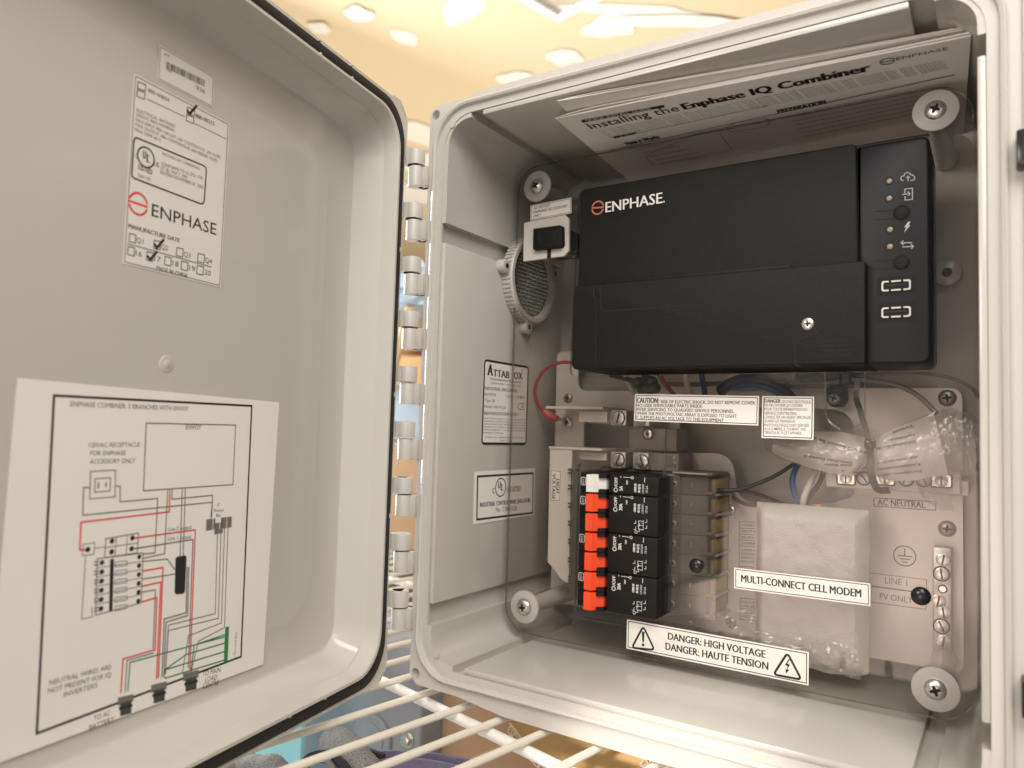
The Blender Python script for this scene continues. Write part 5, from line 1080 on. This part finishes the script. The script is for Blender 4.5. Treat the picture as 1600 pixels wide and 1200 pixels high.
# cable tie
tie = empty('cable_tie', P(1357, 700, 96), 'black cable tie knotted around the middle of the plastic bag', 'cable tie')
def ribbon(pts, wd, th, m):
    q = [P(*p) for p in pts]; o = [q[0]*2-q[1]]+q+[q[-1]*2-q[-2]]; c = []
    for i in range(1, len(o)-2):
        for j in range(6):
            t = j/6; a, b, cc_, d = o[i-1:i+3]; c.append(0.5*((2*b)+(cc_-a)*t+(2*a-5*b+4*cc_-d)*t*t+(3*b-a-3*cc_+d)*t**3))
    c.append(q[-1]); mb = MB(); rings = []
    for i, p in enumerate(c):
        t = (c[min(i+1, len(c)-1)]-c[max(i-1, 0)]).normalized(); s = t.cross(V3((0, -1, 0.15))).normalized(); n = s.cross(t)
        rings.append([p+s*wd/2+n*th/2, p-s*wd/2+n*th/2, p-s*wd/2-n*th/2, p+s*wd/2-n*th/2])
    mb.loft(rings, m, True, True); return mb
mb = ribbon([(*c14(672, 92), 88), (*c14(668, 150), 88), (*c14(662, 210), 89), (*c14(690, 300), 91), (*c14(720, 400), 92), (*c14(748, 500), 93)], 3.2, 1.2, M['black_gloss']); mb.build('tail', tie)
mb = ribbon([(*c14(752, 520), 93), (*c14(758, 620), 92.5), (*c14(764, 700), 93), (*c14(780, 770), 95), (*c14(812, 822), 102), (*c14(880, 826), 112)], 4.0, 1.2, M['black_gloss']); mb.build('loop', tie)
mb = MB(); a, b = X(*c14(718, 490), 91), X(*c14(792, 552), 91); mb.box(a[0], b[0], b[1], a[1], -95, -90, M['black_gloss'], 0.9); mb.build('head', tie)

# ================================================================== folded instruction leaflets under the enclosure's top
def leaflet(front_l, front_r, zf, depth, npages, label, gap, printed):
    a = hit(*front_l, V3((0, 0, zf)), V3((0, 0, 1))); b = hit(*front_r, V3((0, 0, zf)), V3((0, 0, 1)))
    U = (b-a).normalized(); Wd = (b-a).length; Dv = V3((0, 0, 1)).cross(U)
    o = empty('instruction_leaflet', a, label, 'leaflet', 'folded leaflets in the top of the enclosure')
    for k in range(npages):
        mb = MB(); z = k*gap; sx = (1.5*k, 3.5, -1.0, 4.0)[k]; fan = (0.0, 2.2, -1.4, 1.2)[k]; fan2 = (0.0, -1.6, 1.8, -1.0)[k]; nx, ny = 26, 8; vs = []
        for lay in (0, 1):
            for j in range(ny+1):
                for i in range(nx+1):
                    s, t = i/nx, j/ny; sag = 0.0 if k == 0 else 0.0
                    fold = gap*0.86*lay*min(1, s/0.10+0.05)**0.6*(1-0.25*s)
                    zz = z*(min(1, s/0.12)**0.7*0.8+0.2)+fold+noise.noise(V3((s*3, t*2, k*1.7)))*0.25
                    vs.append(a+U*(Wd*s+sx*(1-s))+Dv*(depth*t+fan*(1-s)+fan2*s+0.8*k+0.5*noise.noise(V3((s*4, k, 0))))+V3((0, 0, zz)))
        kx = nx+1; n1 = kx*(ny+1); fs = []
        for j in range(ny):
            for i in range(nx):
                fs.append((j*kx+i, (j+1)*kx+i, (j+1)*kx+i+1, j*kx+i+1)); fs.append((n1+j*kx+i, n1+j*kx+i+1, n1+(j+1)*kx+i+1, n1+(j+1)*kx+i))
        for i in range(nx): fs.append((i, i+1, n1+i+1, n1+i))
        for j in range(ny): fs.append((j*kx, n1+j*kx, n1+(j+1)*kx, (j+1)*kx))
        mb.add(vs, fs, M['paper']); pg_ = mb.build('page', o, angle=50)
        if k == 0: first = pg_
    if printed:
        zq = zf-0.35
        st = Sticker((0, 0, zq), (0, 0, -1), front_l, front_r, (1519, 118), (955, 228), back=False); st.top = 0.0
        e = lambda x, y: (840+x/2.105, 20+y/2.105)
        st.fill([e(143, 354), e(414, 304), e(418, 311), e(147, 362)], 'ink')
        st.text('QUICK INSTALL GUIDE', e(160, 358), e(375, 318), 3.0, 'paper', bold=0.01)
        st.text('Installing the', e(178, 383), e(470, 322), 9, 'ink', bold=-0.004); st.text('Enphase IQ Combiner', e(482, 319), e(1098, 190), 9.5, 'ink', bold=0.03)
        p = st.l(*e(1150, 160)); logo(st.mb, p[0], p[1], 3.4, M['ink_grey'], 0, 0.8); st.text('ENPHASE', e(1180, 157), e(1350, 122), 4.6, 'ink_grey')
        random.seed(5)
        for r_ in range(5):
            st.text('To install the combiner follow the instructions in this guide and all warnings in the manual for the system', e(200+10*r_, 392+5.4*r_), e(1330+5*r_, 160+5.6*r_), 2.0, 'ink_pale')
        st.text('IMPORTANT:', e(255, 414), e(330, 398), 3.2, 'ink', bold=0.02); st.text('read all of the instructions and warnings before you begin', e(338, 396), e(760, 307), 2.2, 'ink_pale')
        st.line([e(280, 443), e(1372, 204)], 0.7); st.text('How it Works', e(296, 436), e(406, 412), 5.2, 'ink', bold=0.02)
        st.text('PREPARATION', e(792, 331), e(951, 299), 5.6, 'ink', bold=0.02); st.line([e(790, 321), e(948, 287)], 0.5)
        for r_ in range(6): st.text('Check the box and that you have the items listed before you start the work', e(835+8*r_, 345+13*r_), e(1245+6*r_, 262+13*r_), 2.6, 'ink_grey')
        st.line([e(355, 470), e(540, 392), e(640, 372), e(770, 352)], 0.5, 'ink_grey'); st.line([e(620, 380), e(650, 362), e(750, 347), e(770, 355), e(750, 375), e(640, 392)], 0.5, 'ink_grey', True)
        st.line([e(355, 470), e(380, 500), e(640, 450), e(600, 400)], 0.45, 'ink_grey')
        for r_ in range(5): st.text('branch circuit and gateway', e(330+20*r_, 450+12*r_), e(440+30*r_, 425+12*r_), 2.2, 'ink_grey')
        st.mb.build('print', first)
    return o
leaflet((868.5, 185.5), (1517, 56.5), 199.0, 136, 3, 'lower white folded leaflet printed Installing the Combiner', 1.25, True)
leaflet((871.5, 158), (1519, 44.5), 202.9, 122, 4, 'upper white folded leaflet with stacked page edges against the top', 0.72, False)

# ================================================================== wire shelf
shf = empty('wire_shelf', (-200, 100, -184), 'white vinyl-coated wire shelf carrying the enclosure', 'wire shelf')
ZS = -179.3; WA = radians(9.0); wd_ = V3((sin(WA), cos(WA), 0)); wp = V3((cos(WA), -sin(WA), 0))
x8 = [-327, -291.5, -260.5, -229, -193.5, -158]
off = []
for k in range(-16, 18):
    if 0 <= k < len(x8): x = x8[k]
    elif k < 0: x = x8[0]+33.5*k
    else: x = x8[-1]+33.5*(k-len(x8)+1)
    c = V3((x, 8, ZS)); off.append(c)
    mb = MB(); mb.tube([c-wd_*150+V3((0, 0, -9)), c-wd_*146, c-wd_*120, c+wd_*640], 2.35, M['wire'], 10, 0); mb.build('wire', shf, c)
for t, r in ((2, 3.5), (240, 3.9), (560, 3.9)):
    a = V3((-304, 7.7, ZS-6.4))+wd_*(t-2); bd = V3((cos(radians(14)), -sin(radians(14)), 0)) if t == 2 else wp
    mb = MB(); mb.tube([a-bd*620, a+bd*620], r, M['bar'], 14, 0); mb.build('cross_bar', shf, a)

# ================================================================== things under the shelf
def under(u, v, y): return P(u, v, y)
YU = 120.0
gbx = empty('steel_box', P(570, 1200, YU+60), 'blue grey steel box with a round boss and a hex bolt standing under the shelf', 'steel box')
mb = MB(); a, b = X(470, 1085, YU), X(658, 1110, YU); zlo = -380; zt2 = -192
mb.box(a[0], b[0], zlo, zt2, -YU-120, -YU, M['box_grey'], 3, 3); mb.build('case', gbx)
p = P(584, 1154, YU); mb = MB(); fr = Fr(p, (1, 0, 0), (0, 0, 1)); mb.prism(circ(0, 0, 22, 48), -1, 4, M['box_grey'], 2.5, 3, fr=fr); mb.prism(circ(0, 0, 15, 40), 3.9, 5.5, M['box_grey'], 1.5, 2, fr=fr); mb.build('boss', gbx)
p = P(637, 1155, YU); mb = MB(); mb.cyl(p+V3((0, 0.2, 0)), F_, 7.2, 1.2, M['steel'], 26); fr = Fr(p+V3((0, -1, 0)), (1, 0, 0), (0, 0, 1)); mb.prism([(5.2*cos(pi/3*k+0.3), 5.2*sin(pi/3*k+0.3)) for k in range(6)], 0, 4, M['steel'], 0.7, 2, fr=fr); mb.build('hex_bolt', gbx)
cy = MB(); a, b = X(396, 1210, 60), X(471, 1128, 60); cy.box(a[0], b[0], a[1]-120, -188, -66, -60, M['cyan'], 1.5); tag(cy.build('blue_panel'), 'light blue plastic sheet standing beside the steel box under the shelf', 'sheet')
# cardboard boxes
def board(mb, a, b, c, d, th, m=None, edge=True):
    """a corrugated board a-b-c-d with visible fluting along its a-b edge"""
    n = (b-a).cross(d-a).normalized()*th; m = m or M['card']
    mb.add([a, b, c, d, a+n, b+n, c+n, d+n], [(3, 2, 1, 0), (4, 5, 6, 7), (0, 1, 5, 4), (1, 2, 6, 5), (2, 3, 7, 6), (3, 0, 4, 7)], m, False)
def flutes(mb, a, b, n, th, m):
    L = (b-a).length; k = int(L/5.0); d = (b-a).normalized(); o = (b-a).cross(n).normalized()
    pts = [a+d*(L*i/(2*k))+n*(th*(0.12+0.76*(i % 2)))+o*0.5 for i in range(2*k+1)]
    mb.tube(pts, 0.65, m, 6, 2)
    for f in (0.02, 0.98): mb.tube([a+n*(th*f)+o*0.5, b+n*(th*f)+o*0.5], 0.45, m, 5, 0)
cb = empty('cardboard_box', P(760, 1180, 130), 'brown cardboard box in shade behind the steel box under the shelf', 'cardboard box')
mb = MB(); q = [P(659, 1095, 150), P(800, 1110, 150)]; mb.box(q[0].x, q[1].x+60, -400, -195, -300, -150, M['card'], 1.5); mb.build('carton', cb)
mb = MB(); a, b, c, d = P(702, 1200, 128), P(808, 1128, 128), P(808, 1100, 148), P(690, 1120, 148)
mb2 = MB(); mb2.add([P(660, 1110, 135), P(704, 1118, 132), P(700, 1155, 130), P(668, 1210, 128), P(652, 1215, 128)], [(0, 1, 2, 3, 4)], M['plastic_blue'], False)
ob = empty('open_carton', P(900, 1240, 60), 'open cardboard carton with bright torn flaps and corrugated edges under the enclosure', 'cardboard box')
# long inner wall, lit flap, ragged near edge
A, Bp = P(690, 1206, 70), P(852, 1134, 70)
mb = MB(); dn = V3((0, 6, -90)); mb.add([A, Bp, Bp+dn, A+dn, A+V3((0, 4, 0)), Bp+V3((0, 4, 0)), Bp+dn+V3((0, 4, 0)), A+dn+V3((0, 4, 0))], [(0, 3, 2, 1), (4, 5, 6, 7), (0, 1, 5, 4), (2, 3, 7, 6), (0, 4, 7, 3), (1, 2, 6, 5)], M['card'], False); mb.build('wall', ob)
zf = -206.0
def HZ(u, v, z=zf): return hit(u, v, V3((0, 0, z)), V3((0, 0, 1)))
edge = [HZ(798, 1128, -204), HZ(812, 1146, -207), HZ(828, 1166, -210), HZ(846, 1184, -213), HZ(862, 1204, -216)]
far = [HZ(850, 1112, -193), HZ(930, 1120, -193), HZ(1060, 1150, -194), HZ(1180, 1185, -200), HZ(1240, 1225, -212)]
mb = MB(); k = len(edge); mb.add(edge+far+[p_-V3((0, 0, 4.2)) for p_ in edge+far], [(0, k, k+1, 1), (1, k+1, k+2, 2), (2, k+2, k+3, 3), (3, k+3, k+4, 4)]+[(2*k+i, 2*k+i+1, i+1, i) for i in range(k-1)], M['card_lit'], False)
for i in range(k-1): flutes(mb, edge[i]-V3((0, 2.5, 6)), edge[i+1]-V3((0, 2.5, 6)), V3((0, 0.2, 1)).normalized(), 6.2, M['flute'])
mb.build('flap', ob)
mb = MB(); tr_ = [HZ(872, 1146, zf+9), HZ(905, 1134, zf+9), HZ(938, 1134, zf+9), HZ(975, 1142, zf+9), HZ(1000, 1146, zf+9), HZ(960, 1152, zf+9), HZ(920, 1148, zf+9), HZ(890, 1152, zf+9)]
mb.add(tr_+[p_+V3((0, 0, 2)) for p_ in tr_], [tuple(range(8))[::-1], tuple(range(8, 16))]+[(i, (i+1) % 8, 8+(i+1) % 8, 8+i) for i in range(8)], M['card'], False); mb.build('torn_strip', ob)
mb = MB(); a, b = HZ(1000, 1196, -200), HZ(1075, 1190, -200)
for i in range(3): flutes(mb, a+V3((0, 3*i, -2*i)), b+V3((0, 3*i, -2*i)), V3((0, 0, 1)), 5, M['flute'])
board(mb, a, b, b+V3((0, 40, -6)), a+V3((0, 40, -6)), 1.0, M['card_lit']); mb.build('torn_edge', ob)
# cloth bag with a zip
bg_ = empty('cloth_bag', P(520, 1230, -10), 'grey heather cloth bag with a zip and black webbing under the shelf', 'bag')
def lump(name, parent, pts, rads, m, n=20, flat=0.7):
    mb = MB(); mb.tube([P(*p) for p in pts], lambda t: rads[min(len(rads)-1, int(t*(len(rads)-1)+0.5))] if False else (lambda f: rads[int(f)]*(1-(f-int(f)))+rads[min(int(f)+1, len(rads)-1)]*(f-int(f)))(t*(len(rads)-1)), m, n, 8)
    mb.v = [tuple(V3(v)+V3((noise.noise(V3(v)*0.06)*2.5, noise.noise(V3(v)*0.06+V3((9, 0, 0)))*2.5, noise.noise(V3(v)*0.05+V3((0, 7, 0)))*2.5))) for v in mb.v]
    return mb.build(name, parent)
lump('pouch', bg_, [(508, 1162, 30), (522, 1160, 18), (540, 1178, 5), (560, 1205, -10), (575, 1240, -20)], [3, 11, 14, 15, 16], M['heather'])
lump('pouch', bg_, [(372, 1192, 10), (395, 1195, 5), (420, 1204, 0), (440, 1225, -5)], [4, 8, 11, 13], M['heather'])
mb = ribbon([(472, 1200, -14), (486, 1186, -18), (508, 1182, -22), (530, 1192, -27), (548, 1214, -30)], 8, 2, M['canvas_black']); mb.build('zip_tape', bg_)
mb = MB()
for i in range(26):
    t = i/25; u = 480+62*t; v = 1197-15*sin(pi*min(1, t*1.2))+18*max(0, t-0.55)*2; p = P(u, v, -17-13*t); mb.box(p.x-0.7, p.x+0.7, p.z-2.6, p.z+2.6, -p.y+1.6, -p.y+2.8, M['steel_dull'])
mb.build('zip_teeth', bg_)
st_ = ribbon([(548, 1206, 10), (575, 1192, 6), (610, 1188, 4), (660, 1191, 2), (700, 1196, 0), (730, 1203, 0)], 12, 3, M['strap']); tag(st_.build('strap'), 'purple grey woven strap lying in front of the steel box', 'strap')
mb = ribbon([(540, 1215, 0), (600, 1200, -4), (660, 1201, -6), (720, 1212, -6)], 11, 3, M['strap']); tag(mb.build('strap'), 'lower strand of purple grey webbing at the bottom edge of the picture', 'strap')
mb = MB(); p = P(590, 1190, 4); mb.box(p.x-8, p.x+8, p.z-8, p.z+8, -p.y, -p.y+4, M['canvas_black'], 1.5); tag(mb.build('buckle'), 'black buckle piece on the purple grey strap', 'buckle')

# ================================================================== clutter on the shelf behind, seen through the hinge gap
YZ = 420.0
def zcol(u, v, y): return P(u, v, y)
def crate(name, u0, u1, v0, v1, y, m, label, cat, depth=140, zbot=None):
    a, b = P(u0, v0, y), P(u1, v1, y); mb = MB(); mb.box(a.x, b.x, (zbot if zbot is not None else b.z), a.z, -y-depth, -y, M[m], 2.0); return tag(mb.build(name, None, V3(((a.x+b.x)/2, y, b.z))), label, cat)
crate('cardboard_box', 560, 668, 690, 900, YZ, 'card', 'tall brown cardboard box seen through the gap between door and enclosure', 'cardboard box', zbot=-174)
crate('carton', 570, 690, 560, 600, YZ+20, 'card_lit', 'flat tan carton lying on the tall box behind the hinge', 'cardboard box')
crate('paper_stack', 575, 690, 520, 546, YZ+30, 'wood', 'pale wooden board seen behind the middle of the hinge', 'board')
crate('storage_bin', 540, 690, 600, 690, YZ+60, 'plastic_blue', 'pale blue plastic bin behind the middle of the hinge', 'bin')
a = P(641, 455, YZ); mb = MB(); vs = []
bm_ = bmesh.new(); bmesh.ops.create_icosphere(bm_, subdivisions=4, radius=1)
for v in bm_.verts: v.co = a+V3((v.co.x*75, v.co.y*60, v.co.z*34))+V3((1, 1, 1))*noise.noise(v.co*2.2)*13+v.co*abs(noise.noise(v.co*5))*12
mb.bm(bm_, M['plastic_blue']); tag(mb.build('plastic_sack', None, a), 'crumpled pale blue plastic sack behind the upper part of the hinge', 'sack')
mb = MB(); mb.tube([P(575, 700, YZ-60), P(642, 480, YZ-40)], 7, M['wood'], 10, 0); tag(mb.build('wooden_dowel'), 'slanting pale wooden stick behind the hinge', 'stick')
